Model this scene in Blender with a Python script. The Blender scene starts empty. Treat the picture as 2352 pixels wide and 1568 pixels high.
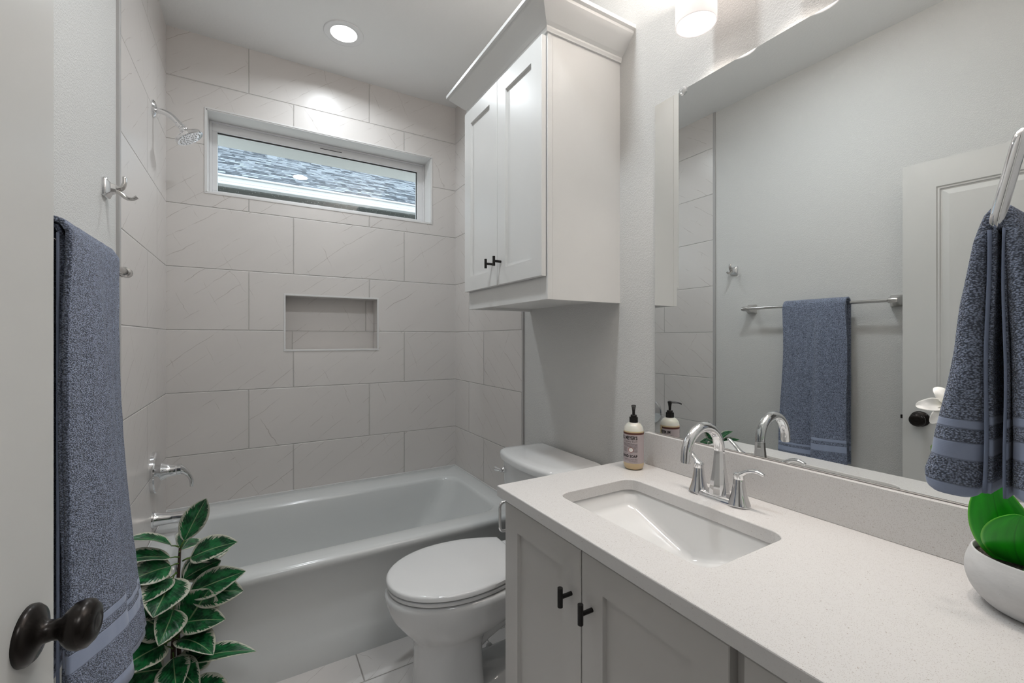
import bpy, bmesh, math, random
from math import sin, cos, pi, sqrt, radians, atan2, exp
from mathutils import Vector, Matrix, noise
random.seed(7)
S = bpy.context.scene
COL = S.collection

# ------------------------------------------------------------------ camera
CAM_H = 1.255
YAW = radians(30.5946)
cam = bpy.data.cameras.new('camera')
cam.sensor_fit = 'HORIZONTAL'
cam.sensor_width = 36
cam.lens = 1002.77 / 2352 * 36
cam.shift_y = -6.48 / 2352
cam.clip_start = 0.01
co = bpy.data.objects.new('camera', cam)
co.location = (0, 0, CAM_H)
co.rotation_euler = (pi / 2, 0, -YAW)
COL.objects.link(co)
S.camera = co

# ------------------------------------------------------------------ world, light, exposure
w = bpy.data.worlds.new('world')
S.world = w
w.use_nodes = True
wn = w.node_tree
wn.nodes.clear()
bg = wn.nodes.new('ShaderNodeBackground')
wo = wn.nodes.new('ShaderNodeOutputWorld')
bg.inputs[0].default_value = (0.86, 0.94, 1.0, 1)
bg.inputs[1].default_value = 3.4
wn.links.new(bg.outputs[0], wo.inputs[0])
S.view_settings.view_transform = 'Standard'
S.view_settings.look = 'None'
S.view_settings.gamma = 1
S.view_settings.exposure = 0.40
S.view_settings.use_curve_mapping = False
CAN_POWER = (3.9, 6.5)       # recessed cans (W)
SHADE_POWER = 0.5
SHADE_UPFILL = 3.6      # added uplight in each vanity shade (W)
HALL_FILL_POWER = 11.0

def lamp(name, kind, loc, power, color, size=0.1, rot=(0, 0, 0), spread=None, shape='DISK'):
    l = bpy.data.lights.new(name, kind)
    l.energy = power
    l.color = color
    if kind == 'AREA':
        l.shape = shape
        l.size = size
        if spread: l.spread = spread
    else:
        l.shadow_soft_size = size
    o = bpy.data.objects.new(name, l)
    o.location = loc
    o.rotation_euler = rot
    COL.objects.link(o)
    return o

COOL = (0.90, 0.96, 1.0)
WARM = (1.0, 0.91, 0.84)
CANS = [(0.383, 2.281), (0.373, 1.08)]
for k, (x, y) in enumerate(CANS):
    lamp('can_lamp', 'AREA', (x, y, 2.763 - 0.0046), CAN_POWER[k], COOL, 0.122, spread=radians((155, 178)[k]))
SHADES = [0.772, 0.5605, 0.349]
SHX, SHZ = 1.041, 2.112
for y in SHADES:
    lamp('shade_lamp_and_fill', 'AREA', (SHX, y, SHZ + .008), SHADE_POWER, WARM, 0.09, spread=radians(95))
    lamp('shade_lamp_and_fill', 'AREA', (SHX, y, SHZ + .176), SHADE_UPFILL, WARM, 0.10, rot=(pi, 0, 0))  # upward fill added in each shade top to brighten the ceiling
lamp('hall_fill', 'AREA', (0.2, -0.9, 2.72), HALL_FILL_POWER, (.96, .985, 1), 0.5)  # added fill light, unseen in the hall behind the camera

# ------------------------------------------------------------------ helpers
def tag(o, label=None, cat=None, group=None, kind=None):
    if label: o['label'] = label
    if cat: o['category'] = cat
    if group: o['group'] = group
    if kind: o['kind'] = kind
    return o

def empty(name, loc, label, cat, group=None):
    o = bpy.data.objects.new(name, None)
    o.empty_display_size = 0.05
    o.location = loc
    COL.objects.link(o)
    return tag(o, label, cat, group)

def link(name, me, mat=None, parent=None, smooth=False, auto=None):
    o = bpy.data.objects.new(name, me)
    if mat is not None and len(me.materials) == 0:
        me.materials.append(mat)
    COL.objects.link(o)
    if smooth or auto:
        me.polygons.foreach_set('use_smooth', [True] * len(me.polygons))
    if auto:
        b = bmesh.new(); b.from_mesh(me)
        for e in b.edges:
            if len(e.link_faces) == 2 and e.calc_face_angle(0) > auto:
                e.smooth = False
        b.to_mesh(me); b.free()
    if parent is not None:
        o.parent = parent
        o.matrix_parent_inverse = Matrix.Translation(parent.location).inverted()
        # bake so that children sit in the parent's own frame
        me.transform(Matrix.Translation(-parent_world(parent)))
        o.matrix_parent_inverse = Matrix.Identity(4)
    return o

def parent_world(p):
    v = Vector(p.location)
    q = p.parent
    while q is not None:
        v += q.location
        q = q.parent
    return v

def new_bm(): return bmesh.new()

def done(name, bm, mat=None, parent=None, smooth=False, auto=None, recalc=True):
    if recalc:
        bmesh.ops.recalc_face_normals(bm, faces=bm.faces)
    me = bpy.data.meshes.new(name)
    bm.to_mesh(me); bm.free()
    return link(name, me, mat, parent, smooth, auto)

def box(bm, x0, x1, y0, y1, z0, z1, bev=0.0, seg=2):
    vs = [bm.verts.new((x, y, z)) for x in (x0, x1) for y in (y0, y1) for z in (z0, z1)]
    q = [(0, 1, 3, 2), (4, 6, 7, 5), (0, 4, 5, 1), (2, 3, 7, 6), (0, 2, 6, 4), (1, 5, 7, 3)]
    fs = [bm.faces.new([vs[i] for i in f]) for f in q]
    if bev:
        es = list({e for f in fs for e in f.edges})
        bmesh.ops.bevel(bm, geom=es, offset=bev, segments=seg, profile=0.5, affect='EDGES')
    return vs

def quad(bm, a, b, c, d):
    return bm.faces.new([bm.verts.new(p) for p in (a, b, c, d)])

def frame_of(t, ref=None):
    t = Vector(t).normalized()
    ref = Vector(ref) if ref is not None else (Vector((0, 0, 1)) if abs(t.z) < .9 else Vector((1, 0, 0)))
    a = (ref - t * ref.dot(t)).normalized()
    return t, a, t.cross(a)

def tube(bm, pts, r, n=16, cap=True, flat=(1, 1), ref=None):
    """sweep a round or oval section along pts; r is a number or one per point"""
    pts = [Vector(p) for p in pts]
    rs = r if isinstance(r, (list, tuple)) else [r] * len(pts)
    fl = flat if isinstance(flat[0], (list, tuple)) else [flat] * len(pts)
    rings = []
    prev = Vector(ref) if ref is not None else None
    for i, p in enumerate(pts):
        if i == 0: t = pts[1] - p
        elif i == len(pts) - 1: t = p - pts[-2]
        else: t = (pts[i + 1] - p).normalized() + (p - pts[i - 1]).normalized()
        t, a, b = frame_of(t, prev)
        prev = a
        rings.append([bm.verts.new(p + a * cos(2 * pi * k / n) * rs[i] * fl[i][0] + b * sin(2 * pi * k / n) * rs[i] * fl[i][1]) for k in range(n)])
    for i in range(len(rings) - 1):
        for k in range(n):
            bm.faces.new((rings[i][k], rings[i][(k + 1) % n], rings[i + 1][(k + 1) % n], rings[i + 1][k]))
    if cap:
        bm.faces.new(list(reversed(rings[0]))); bm.faces.new(rings[-1])
    return rings

def smooth_path(pts, n=8):
    """Catmull-Rom through pts"""
    P = [Vector(p) for p in pts]
    P = [P[0] * 2 - P[1]] + P + [P[-1] * 2 - P[-2]]
    out = []
    for i in range(1, len(P) - 2):
        for k in range(n):
            t = k / n
            a, b, c, d = P[i - 1], P[i], P[i + 1], P[i + 2]
            out.append(0.5 * ((2 * b) + (c - a) * t + (2 * a - 5 * b + 4 * c - d) * t * t + (3 * b - a - 3 * c + d) * t ** 3))
    out.append(P[-2])
    return out

def lerp_list(vals, n):
    out = []
    m = len(vals) - 1
    for i in range(n):
        f = i / (n - 1) * m
        k = min(int(f), m - 1)
        out.append(vals[k] + (vals[k + 1] - vals[k]) * (f - k))
    return out

def round_corners(pts, r, n=6):
    P = [Vector(p) for p in pts]
    out = [P[0]]
    for a, b, c in zip(P, P[1:], P[2:]):
        d0, d1 = (a - b).normalized(), (c - b).normalized()
        p0, p1 = b + d0 * r, b + d1 * r
        for k in range(n + 1):
            t = k / n
            out.append(p0 * (1 - t) ** 2 + b * 2 * t * (1 - t) + p1 * t * t)
    out.append(P[-1])
    return out

def lathe(bm, origin, axis, prof, n=32, sx=1.0, sy=1.0, ref=None):
    """prof: list of (radius, height along axis)"""
    t, a, b = frame_of(axis, ref)
    o = Vector(origin)
    rings = []
    for r, h in prof:
        if r <= 1e-6: rings.append([bm.verts.new(o + t * h)])
        else: rings.append([bm.verts.new(o + t * h + a * cos(2 * pi * k / n) * r * sx + b * sin(2 * pi * k / n) * r * sy) for k in range(n)])
    for i in range(len(rings) - 1):
        A, B = rings[i], rings[i + 1]
        for k in range(n):
            k2 = (k + 1) % n
            if len(A) == 1 and len(B) == 1: continue
            if len(A) == 1: bm.faces.new((A[0], B[k2], B[k]))
            elif len(B) == 1: bm.faces.new((A[k], A[k2], B[0]))
            else: bm.faces.new((A[k], A[k2], B[k2], B[k]))
    if len(rings[0]) > 1: bm.faces.new(list(reversed(rings[0])))
    if len(rings[-1]) > 1: bm.faces.new(rings[-1])

def rrect(cx, cy, hx, hy, r, nc=6, ns=6):
    """rounded rectangle outline, same point count for any size"""
    pts = []
    cs = [(cx + hx - r, cy + hy - r, 0), (cx - hx + r, cy + hy - r, 90), (cx - hx + r, cy - hy + r, 180), (cx + hx - r, cy - hy + r, 270)]
    for i, (x, y, a) in enumerate(cs):
        arc = [(x + r * cos(radians(a + 90 * k / nc)), y + r * sin(radians(a + 90 * k / nc))) for k in range(nc + 1)]
        pts += arc
        nx, ny, na = cs[(i + 1) % 4]
        b = (nx + r * cos(radians(na)), ny + r * sin(radians(na)))
        e = arc[-1]
        pts += [(e[0] + (b[0] - e[0]) * k / ns, e[1] + (b[1] - e[1]) * k / ns) for k in range(1, ns)]
    return pts

def loft(bm, rings, cap0=False, cap1=False):
    R = [[bm.verts.new(p) for p in r] for r in rings]
    n = len(R[0])
    for i in range(len(R) - 1):
        for k in range(n):
            bm.faces.new((R[i][k], R[i][(k + 1) % n], R[i + 1][(k + 1) % n], R[i + 1][k]))
    if cap0: bm.faces.new(list(reversed(R[0])))
    if cap1: bm.faces.new(R[-1])
    return R

def grid(bm, f, nu, nv, uvf=None, closed_u=False):
    """surface f(u,v), u,v in 0..1; uvf(u,v)->(U,V) stored as UV"""
    uvl = bm.loops.layers.uv.verify() if uvf else None
    V = [[bm.verts.new(f(i / nu, j / nv)) for j in range(nv + 1)] for i in range(nu + (0 if closed_u else 1))]
    m = len(V)
    for i in range(nu):
        for j in range(nv):
            ids = [(i, j), (i + 1, j), (i + 1, j + 1), (i, j + 1)]
            try:
                fc = bm.faces.new([V[a % m][b] for a, b in ids])
            except ValueError:
                continue
            if uvf:
                for lp, (a, b) in zip(fc.loops, ids):
                    lp[uvl].uv = uvf(a / nu, b / nv)
    return V

def solidify(o, th, offset=0):
    m = o.modifiers.new('thickness', 'SOLIDIFY')
    m.thickness = th
    m.offset = offset
    return o

def subsurf(o, lv=1):
    m = o.modifiers.new('smooth', 'SUBSURF')
    m.levels = lv; m.render_levels = lv
    return o

# ------------------------------------------------------------------ node helper
class N:
    def __init__(self, name):
        self.m = bpy.data.materials.new(name)
        self.m.use_nodes = True
        self.t = self.m.node_tree
        self.t.nodes.clear()
        self.out = self.t.nodes.new('ShaderNodeOutputMaterial')
    def n(self, typ, **kw):
        nd = self.t.nodes.new(typ)
        for k, v in kw.items(): setattr(nd, k, v)
        return nd
    def put(self, sock, v):
        if isinstance(v, bpy.types.NodeSocket): self.t.links.new(v, sock)
        elif isinstance(v, (tuple, list)):
            sock.default_value = tuple(v) + ((1,) if len(v) == 3 and sock.type == 'RGBA' else ())
        else: sock.default_value = v
    def math(self, op, a, b=0.0, c=None, clamp=False):
        nd = self.n('ShaderNodeMath', operation=op, use_clamp=clamp)
        self.put(nd.inputs[0], a); self.put(nd.inputs[1], b)
        if c is not None: self.put(nd.inputs[2], c)
        return nd.outputs[0]
    def pos(self):
        return self.n('ShaderNodeTexCoord').outputs['Object']
    def gen(self):
        return self.n('ShaderNodeNewGeometry').outputs['Position']
    def sep(self, v):
        nd = self.n('ShaderNodeSeparateXYZ'); self.put(nd.inputs[0], v); return nd.outputs
    def comb(self, x, y, z):
        nd = self.n('ShaderNodeCombineXYZ')
        for i, v in enumerate((x, y, z)): self.put(nd.inputs[i], v)
        return nd.outputs[0]
    def noise(self, v, scale, detail=2, rough=.5, dist=0):
        nd = self.n('ShaderNodeTexNoise'); self.put(nd.inputs['Vector'], v)
        nd.inputs['Scale'].default_value = scale; nd.inputs['Detail'].default_value = detail
        nd.inputs['Roughness'].default_value = rough; nd.inputs['Distortion'].default_value = dist
        return nd.outputs['Fac']
    def voro(self, v, scale, feature='F1', rnd=1):
        nd = self.n('ShaderNodeTexVoronoi', feature=feature); self.put(nd.inputs['Vector'], v)
        nd.inputs['Scale'].default_value = scale; nd.inputs['Randomness'].default_value = rnd
        return nd
    def white(self, v):
        nd = self.n('ShaderNodeTexWhiteNoise', noise_dimensions='3D'); self.put(nd.inputs['Vector'], v)
        return nd.outputs
    def mix(self, f, a, b):
        nd = self.n('ShaderNodeMix', data_type='RGBA')
        self.put(nd.inputs[0], f); self.put(nd.inputs[6], a); self.put(nd.inputs[7], b)
        return nd.outputs[2]
    def step(self, v, lo, hi, a=0.0, b=1.0):
        nd = self.n('ShaderNodeMapRange', interpolation_type='SMOOTHSTEP')
        self.put(nd.inputs[0], v)
        for i, q in enumerate((lo, hi, a, b)): self.put(nd.inputs[1 + i], q)
        return nd.outputs[0]
    def bump(self, h, dist=.001, strength=1.0, normal=None):
        nd = self.n('ShaderNodeBump'); self.put(nd.inputs['Height'], h)
        nd.inputs['Distance'].default_value = dist; nd.inputs['Strength'].default_value = strength
        if normal is not None: self.put(nd.inputs['Normal'], normal)
        return nd.outputs[0]
    def bsdf(self, color, rough=.5, metal=0.0, normal=None, spec=.5, coat=0.0, trans=0.0, ior=1.45, sheen=0.0, sss=0.0):
        b = self.n('ShaderNodeBsdfPrincipled')
        self.put(b.inputs['Base Color'], color); self.put(b.inputs['Roughness'], rough)
        self.put(b.inputs['Metallic'], metal)
        b.inputs['Specular IOR Level'].default_value = spec
        b.inputs['Coat Weight'].default_value = coat
        b.inputs['Transmission Weight'].default_value = trans
        b.inputs['IOR'].default_value = ior
        b.inputs['Sheen Weight'].default_value = sheen
        if sss:
            b.inputs['Subsurface Weight'].default_value = sss
            b.inputs['Subsurface Scale'].default_value = .01
        if normal is not None: self.put(b.inputs['Normal'], normal)
        self.t.links.new(b.outputs[0], self.out.inputs[0])
        self.b = b
        return self.m

def plain(name, color, rough=.5, metal=0.0, **kw):
    """a slightly uneven surface: tiny noise in colour and roughness"""
    k = N(name)
    p = k.gen()
    f = k.noise(p, 9, 3)
    c2 = tuple(c * .965 for c in color)
    col = k.mix(f, color, c2)
    r = k.math('ADD', rough - .02, k.math('MULTIPLY', f, .04))
    return k.bsdf(col, r, metal, **kw)

# ---- wall paint (orange-peel texture)
def m_drywall(name, color, amp=.0009, scale=240):
    k = N(name)
    p = k.gen()
    n1 = k.noise(p, scale, 2, .5, .15)
    n2 = k.noise(p, scale * .42, 1, .5, .3)
    h = k.math('ADD', k.step(n1, .42, .62), k.math('MULTIPLY', n2, .6))
    col = k.mix(k.noise(p, 3, 2), color, tuple(c * .975 for c in color))
    return k.bsdf(col, .62, normal=k.bump(h, amp, .55), spec=.35)

# ---- large format marble tile: axis 0 -> rows run along X, axis 1 -> along Y, 2 -> floor
TW, TH, Z0 = 0.6128, 0.308, 1.2975
VSTR = .72
def m_tile(name, axis, ja, jb, base=(.685, .652, .628), rough=.30, w=TW, h=TH, z0=Z0, grout=(.60, .575, .55)):
    k = N(name)
    p = k.gen()
    x, y, z = k.sep(p)
    a = (x, y, x)[axis]
    c = (z, z, y)[axis]
    v = k.math('DIVIDE', k.math('SUBTRACT', c, z0), h)
    row = k.math('FLOOR', v)
    par = k.math('FLOORED_MODULO', row, 2.0)
    off = k.math('ADD', ja, k.math('MULTIPLY', par, jb - ja))
    u = k.math('DIVIDE', k.math('SUBTRACT', a, off), w)
    colm = k.math('FLOOR', u)
    fu = k.math('FRACT', u); fv = k.math('FRACT', v)
    du = k.math('MULTIPLY', k.math('MINIMUM', fu, k.math('SUBTRACT', 1.0, fu)), w)
    dv = k.math('MULTIPLY', k.math('MINIMUM', fv, k.math('SUBTRACT', 1.0, fv)), h)
    d = k.math('MINIMUM', du, dv)
    g = k.step(d, .0010, .0020, 1.0, 0.0)
    rnd = k.white(k.comb(row, colm, float(axis)))
    ro = k.sep(rnd[1])
    # vein space: shifted per tile and squeezed along a diagonal
    sx = k.math('ADD', a, k.math('MULTIPLY', ro[0], 17.0))
    sz = k.math('ADD', c, k.math('MULTIPLY', ro[1], 23.0))
    d1 = k.math('ADD', k.math('MULTIPLY', sx, .80), k.math('MULTIPLY', sz, .60))
    d2 = k.math('SUBTRACT', k.math('MULTIPLY', sz, .80), k.math('MULTIPLY', sx, .60))
    vv = k.comb(k.math('MULTIPLY', d1, .35), d2, ro[2])
    def family(p1, p2, gap, seed, width, wob, lo, hi):
        q = k.comb(k.math('MULTIPLY', p1, .45), k.math('ADD', p2, seed), ro[2])
        w_ = k.math('ADD', k.math('MULTIPLY', k.math('SUBTRACT', k.noise(q, 3.2, 5, .58), .5), wob), k.math('DIVIDE', p2, gap))
        f_ = k.math('ABSOLUTE', k.math('SUBTRACT', k.math('FRACT', w_), .5))
        ln = k.step(k.math('MULTIPLY', f_, gap), 0.0, width, 1.0, 0.0)
        rr_ = k.white(k.comb(k.math('FLOOR', w_), ro[0], seed))[0]
        mk = k.step(k.noise(k.comb(p1, k.math('MULTIPLY', k.math('FLOOR', w_), 3.7), ro[1]), 5.5, 3, .6), lo, hi)
        return k.math('MULTIPLY', k.math('MULTIPLY', ln, mk), k.math('ADD', .35, k.math('MULTIPLY', rr_, .65)))
    e1 = k.math('SUBTRACT', k.math('MULTIPLY', sx, .45), k.math('MULTIPLY', sz, .89))
    e2 = k.math('ADD', k.math('MULTIPLY', sx, .89), k.math('MULTIPLY', sz, .45))
    ve = k.math('ADD', family(d1, d2, .075, 3.0, .0017, 1.5, .46, .58), k.math('MULTIPLY', family(e1, e2, .13, 9.0, .0016, 1.6, .51, .62), .8), clamp=True)
    cl = k.noise(vv, 3.0, 4, .6)
    base2 = tuple(q * .945 for q in base)
    col = k.mix(k.step(cl, .3, .7), base, base2)
    tint = k.math('MULTIPLY', rnd[0], .30)
    col = k.mix(tint, col, tuple(q * .955 for q in base))
    col = k.mix(k.math('MULTIPLY', ve, VSTR), col, (.25, .20, .17))
    col = k.mix(g, col, grout)
    hgt = k.math('ADD', k.math('MULTIPLY', k.step(d, .0006, .0035), 1.0), k.math('MULTIPLY', k.noise(vv, 12, 2), .06))
    rg = k.math('ADD', rough, k.math('MULTIPLY', g, .5))
    return k.bsdf(col, rg, normal=k.bump(hgt, .0030, .95), spec=.5)

M = {}
M['wall'] = m_drywall('painted_drywall', (.655, .65, .635))
M['ceiling'] = m_drywall('ceiling_paint', (.84, .84, .83), .0004, 90)
M['tile_back'] = m_tile('marble_tile_back', 0, -.0236, .1857)
M['tile_left'] = m_tile('marble_tile_left', 1, 2.229, 2.427)
M['tile_right'] = m_tile('marble_tile_right', 1, 2.443, 2.243)
M['tile_floor'] = m_tile('marble_tile_floor', 2, .2475, .35, base=(.74, .71, .69), rough=.3, w=.2955, h=.61, z0=1.652 - 3.05, grout=(.42, .39, .36))
M['tile_edge'] = plain('satin_tile_edge', (.44, .43, .42), .45)
M['white_edge'] = plain('white_tile_edge', (.70, .69, .68), .3)
M['vinyl'] = plain('white_vinyl', (.74, .735, .74), .35)
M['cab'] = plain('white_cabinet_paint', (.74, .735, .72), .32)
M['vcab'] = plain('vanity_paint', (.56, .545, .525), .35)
M['doorpaint'] = plain('door_paint', (.66, .655, .635), .3)
M['chrome'] = plain('chrome', (.82, .82, .83), .06, 1.0)
M['nickel'] = plain('brushed_nickel', (.62, .60, .58), .16, 1.0)
M['black'] = plain('matte_black_metal', (.018, .016, .015), .38, .4)
M['bronze'] = plain('dark_bronze', (.022, .018, .016), .28, .6)
M['porcelain'] = plain('porcelain', (.68, .685, .685), .08, coat=.3)
M['tub'] = plain('tub_acrylic', (.64, .655, .65), .16, coat=.2)
M['sinkw'] = plain('sink_porcelain', (.78, .775, .765), .1, coat=.3)
M['dark'] = plain('dark_gap', (.03, .028, .026), .8)
M['can'] = plain('white_can_trim', (.8, .8, .8), .4)

def m_quartz():
    k = N('speckled_quartz')
    p = k.gen()
    v = k.voro(p, 620)
    r = k.sep(v.outputs['Color'])
    sp = k.math('MULTIPLY', k.step(v.outputs['Distance'], .20, .38, 1.0, 0.0), k.math('GREATER_THAN', r[0], .50))
    v2 = k.voro(p, 190)
    r2 = k.sep(v2.outputs['Color'])
    sp2 = k.math('MULTIPLY', k.step(v2.outputs['Distance'], .12, .24, 1.0, 0.0), k.math('GREATER_THAN', r2[1], .90))
    base = k.mix(k.noise(p, 140, 3), (.675, .66, .645), (.645, .63, .62))
    c = k.mix(k.math('MULTIPLY', sp, .50), base, (.26, .20, .16))
    c = k.mix(k.math('MULTIPLY', sp2, .55), c, (.24, .17, .13))
    return k.bsdf(c, .2, spec=.5)
M['quartz'] = m_quartz()

def m_mirror():
    k = N('mirror_silver')
    return k.bsdf((.80, .825, .825), 0.0, 1.0)
M['mirror'] = m_mirror()

def m_pane():
    k = N('window_glass')
    t = k.n('ShaderNodeBsdfTransparent'); t.inputs[0].default_value = (.96, .98, .98, 1)
    g = k.n('ShaderNodeBsdfGlossy'); g.inputs['Roughness'].default_value = 0.0
    # fine rain droplets drying near the bottom of the pane
    p = k.gen(); x, y, z = k.sep(p)
    v = k.voro(p, 140)
    r = k.sep(v.outputs['Color'])
    low = k.step(z, 2.035, 2.13, 1.0, 0.0)
    dr = k.math('MULTIPLY', k.step(v.outputs['Distance'], .1, .22, 1.0, 0.0), k.math('GREATER_THAN', k.math('MULTIPLY', r[0], low), .45))
    f = k.n('ShaderNodeFresnel'); f.inputs[0].default_value = 1.5
    mx = k.n('ShaderNodeMixShader'); k.put(mx.inputs[0], k.math('MULTIPLY', f.outputs[0], 1.6, clamp=True))
    k.t.links.new(t.outputs[0], mx.inputs[1]); k.t.links.new(g.outputs[0], mx.inputs[2])
    df = k.n('ShaderNodeBsdfTranslucent'); df.inputs[0].default_value = (.9, .95, .95, 1)
    m2 = k.n('ShaderNodeMixShader'); k.put(m2.inputs[0], k.math('MULTIPLY', dr, .75))
    k.t.links.new(mx.outputs[0], m2.inputs[1]); k.t.links.new(df.outputs[0], m2.inputs[2])
    k.t.links.new(m2.outputs[0], k.out.inputs[0])
    return k.m
M['pane'] = m_pane()

def m_emit(name, color, strength, base=(.8, .8, .8)):
    k = N(name)
    k.bsdf(base, .3)
    k.b.inputs['Emission Color'].default_value = tuple(color) + (1,)
    k.b.inputs['Emission Strength'].default_value = strength
    return k.m
M['lit_disc'] = m_emit('lit_can_lens', (1, 1, 1), 3.0)
M['shade_glass'] = m_emit('lit_opal_glass', (1.0, .91, .87), .40, (.75, .72, .71))
M['shade_lens'] = m_emit('lit_shade_opening', (1, .97, .95), 2.2)

# ---- towel: UV.x runs along the bar in metres, UV.y is the distance from the hem in metres
def m_towel(name, k1=1.0, loop=360, deep=.0030, bands=((.066, .091), (.103, .115)), hem=.010, col=(.195, .225, .305)):
    k = N(name)
    uv = k.n('ShaderNodeUVMap').outputs[0]
    u, v, _ = k.sep(uv)
    flat = k.step(v, hem - .001, hem + .001, 1.0, 0.0)
    edge = 0.0
    for a, b in bands:
        q = k.math('MULTIPLY', k.step(v, a - .0008, a + .0008), k.step(v, b - .0008, b + .0008, 1.0, 0.0))
        flat = k.math('ADD', flat, q, clamp=True)
    lines = None
    for z in [hem] + [z for ab in bands for z in ab]:
        q = k.step(k.math('ABSOLUTE', k.math('SUBTRACT', v, z)), 0.0, .0016, 1.0, 0.0)
        lines = q if lines is None else k.math('ADD', lines, q, clamp=True)
    px_, py_, pz_ = k.sep(k.pos())
    sv = k.comb(px_, k.math('MULTIPLY', py_, 1.0), k.math('MULTIPLY', pz_, 1.6))
    vo = k.voro(sv, loop)
    n1 = k.noise(sv, loop * .22, 3, .6)
    dist_ = k.math('ADD', vo.outputs['Distance'], k.math('MULTIPLY', k.sep(vo.outputs['Color'])[0], .22))
    pile = k.math('SUBTRACT', 1.0, dist_)
    rib = k.math('SINE', k.math('MULTIPLY', v, 4200))
    pile_on = k.math('SUBTRACT', 1.0, flat)
    h = k.math('ADD', k.math('MULTIPLY', pile, pile_on), k.math('MULTIPLY', k.math('MULTIPLY', rib, .005), flat))
    h = k.math('SUBTRACT', h, k.math('MULTIPLY', lines, .35))
    dk = tuple(c * .50 for c in col); lt = tuple(min(1, c * 2.2) for c in col)
    cp = k.mix(k.step(k.math('ADD', dist_, k.math('MULTIPLY', k.math('SUBTRACT', n1, .5), .5)), .25, .85), lt, dk)
    cf = tuple(c * 1.6 for c in col)
    c = k.mix(flat, cp, cf)
    c = k.mix(k.math('MULTIPLY', lines, .45), c, dk)
    return k.bsdf(c, .95, normal=k.bump(h, deep, .9), spec=.1, sheen=.25)
M['towel'] = m_towel('blue_terry_bath')
M['towel_small'] = m_towel('blue_terry_hand', loop=560, deep=.0022, bands=((.0335, .050), (.062, .0705)), hem=.0105)
M['towel_edge'] = plain('blue_selvedge', (.19, .225, .32), .9)

# ---- foliage
def m_rubber():
    k = N('variegated_leaf')
    uv = k.n('ShaderNodeUVMap').outputs[0]
    u, v, _ = k.sep(uv)        # u -1..1 across, v 0..1 along
    oi = k.n('ShaderNodeObjectInfo').outputs['Random']
    au = k.math('ABSOLUTE', u)
    q = k.comb(k.math('ADD', u, k.math('MULTIPLY', oi, 31.0)), k.math('MULTIPLY', v, 2.2), oi)
    streak = k.noise(k.comb(k.math('MULTIPLY', u, .8), k.math('ADD', k.math('MULTIPLY', v, 9.0), k.math('MULTIPLY', au, -3.0)), oi), 3.0, 3, .6)
    lim = k.math('ADD', .36, k.math('MULTIPLY', streak, .92))
    endf = k.math('MULTIPLY', k.math('POWER', k.math('ABSOLUTE', k.math('SUBTRACT', k.math('MULTIPLY', v, 2.0), 1.0)), 6.0), .55)
    m = k.step(k.math('ADD', au, endf), k.math('SUBTRACT', lim, .03), k.math('ADD', lim, .03))
    n = k.noise(q, 2.2, 3, .6)
    gr = k.mix(k.step(n, .38, .62), (.003, .045, .016), (.012, .16, .045))
    gr = k.mix(k.step(k.noise(q, 3.4, 2), .56, .66, 0.0, .55), gr, (.060, .135, .085))
    wv = k.math('SINE', k.math('MULTIPLY', k.math('SUBTRACT', v, k.math('MULTIPLY', au, .33)), 70.0))
    gr = k.mix(k.step(wv, .72, 1.0, 0.0, .35), gr, (.055, .16, .07))
    cr = k.mix(k.noise(q, 9, 3), (.42, .42, .32), (.60, .60, .52))
    c = k.mix(m, gr, cr)
    rib = k.step(au, .018, .05, 1.0, 0.0)
    c = k.mix(k.math('MULTIPLY', rib, .8), c, (.30, .42, .22))
    h = k.math('ADD', k.math('MULTIPLY', rib, -.7), k.math('MULTIPLY', wv, .12))
    k.bsdf(c, .3, normal=k.bump(h, .0015, .7), spec=.5)
    return k.m
M['leaf'] = m_rubber()
M['bark'] = plain('dark_stem', (.045, .022, .015), .7)
M['petiole'] = plain('green_petiole', (.09, .17, .03), .5)

def m_orchid_leaf():
    k = N('orchid_leaf')
    uv = k.n('ShaderNodeUVMap').outputs[0]
    u, v, _ = k.sep(uv)
    n = k.noise(k.comb(k.math('MULTIPLY', u, 2.0), v, 0.0), 2.2, 3)
    oi = k.n('ShaderNodeObjectInfo').outputs['Random']
    c = k.mix(n, (.004, .17, .006), (.02, .42, .012))
    c = k.mix(k.step(k.math('ABSOLUTE', u), .9, 1.0, 0.0, .8), c, (.16, .5, .05))
    c = k.mix(k.step(k.math('ABSOLUTE', u), .0, .05, .5, 0.0), c, (.004, .10, .006))
    return k.bsdf(c, .28, spec=.5, normal=k.bump(n, .001, .3))
M['oleaf'] = m_orchid_leaf()
M['petal'] = plain('white_petal', (.86, .85, .82), .55, sheen=.2)
M['pollen'] = plain('yellow_green_lip', (.45, .40, .10), .5)
def m_concrete():
    k = N('pale_concrete')
    p = k.gen()
    n = k.noise(k.comb(k.sep(p)[0], k.sep(p)[1], k.math('MULTIPLY', k.sep(p)[2], 3.0)), 30, 5, .6)
    c = k.mix(n, (.50, .50, .50), (.66, .66, .66))
    v = k.voro(p, 260)
    pit = k.math('MULTIPLY', k.step(v.outputs['Distance'], .1, .25, 1.0, 0.0), k.math('GREATER_THAN', k.sep(v.outputs['Color'])[0], .9))
    c = k.mix(k.math('MULTIPLY', pit, .35), c, (.3, .3, .3))
    return k.bsdf(c, .7, normal=k.bump(n, .0008, .5))
M['concrete'] = m_concrete()
def m_soil():
    k = N('dark_soil')
    p = k.gen()
    v = k.voro(p, 260)
    c = k.mix(v.outputs['Distance'], (.006, .005, .004), (.09, .075, .06))
    return k.bsdf(c, .9, normal=k.bump(v.outputs['Distance'], .004, 1))
M['soil'] = m_soil()

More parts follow.
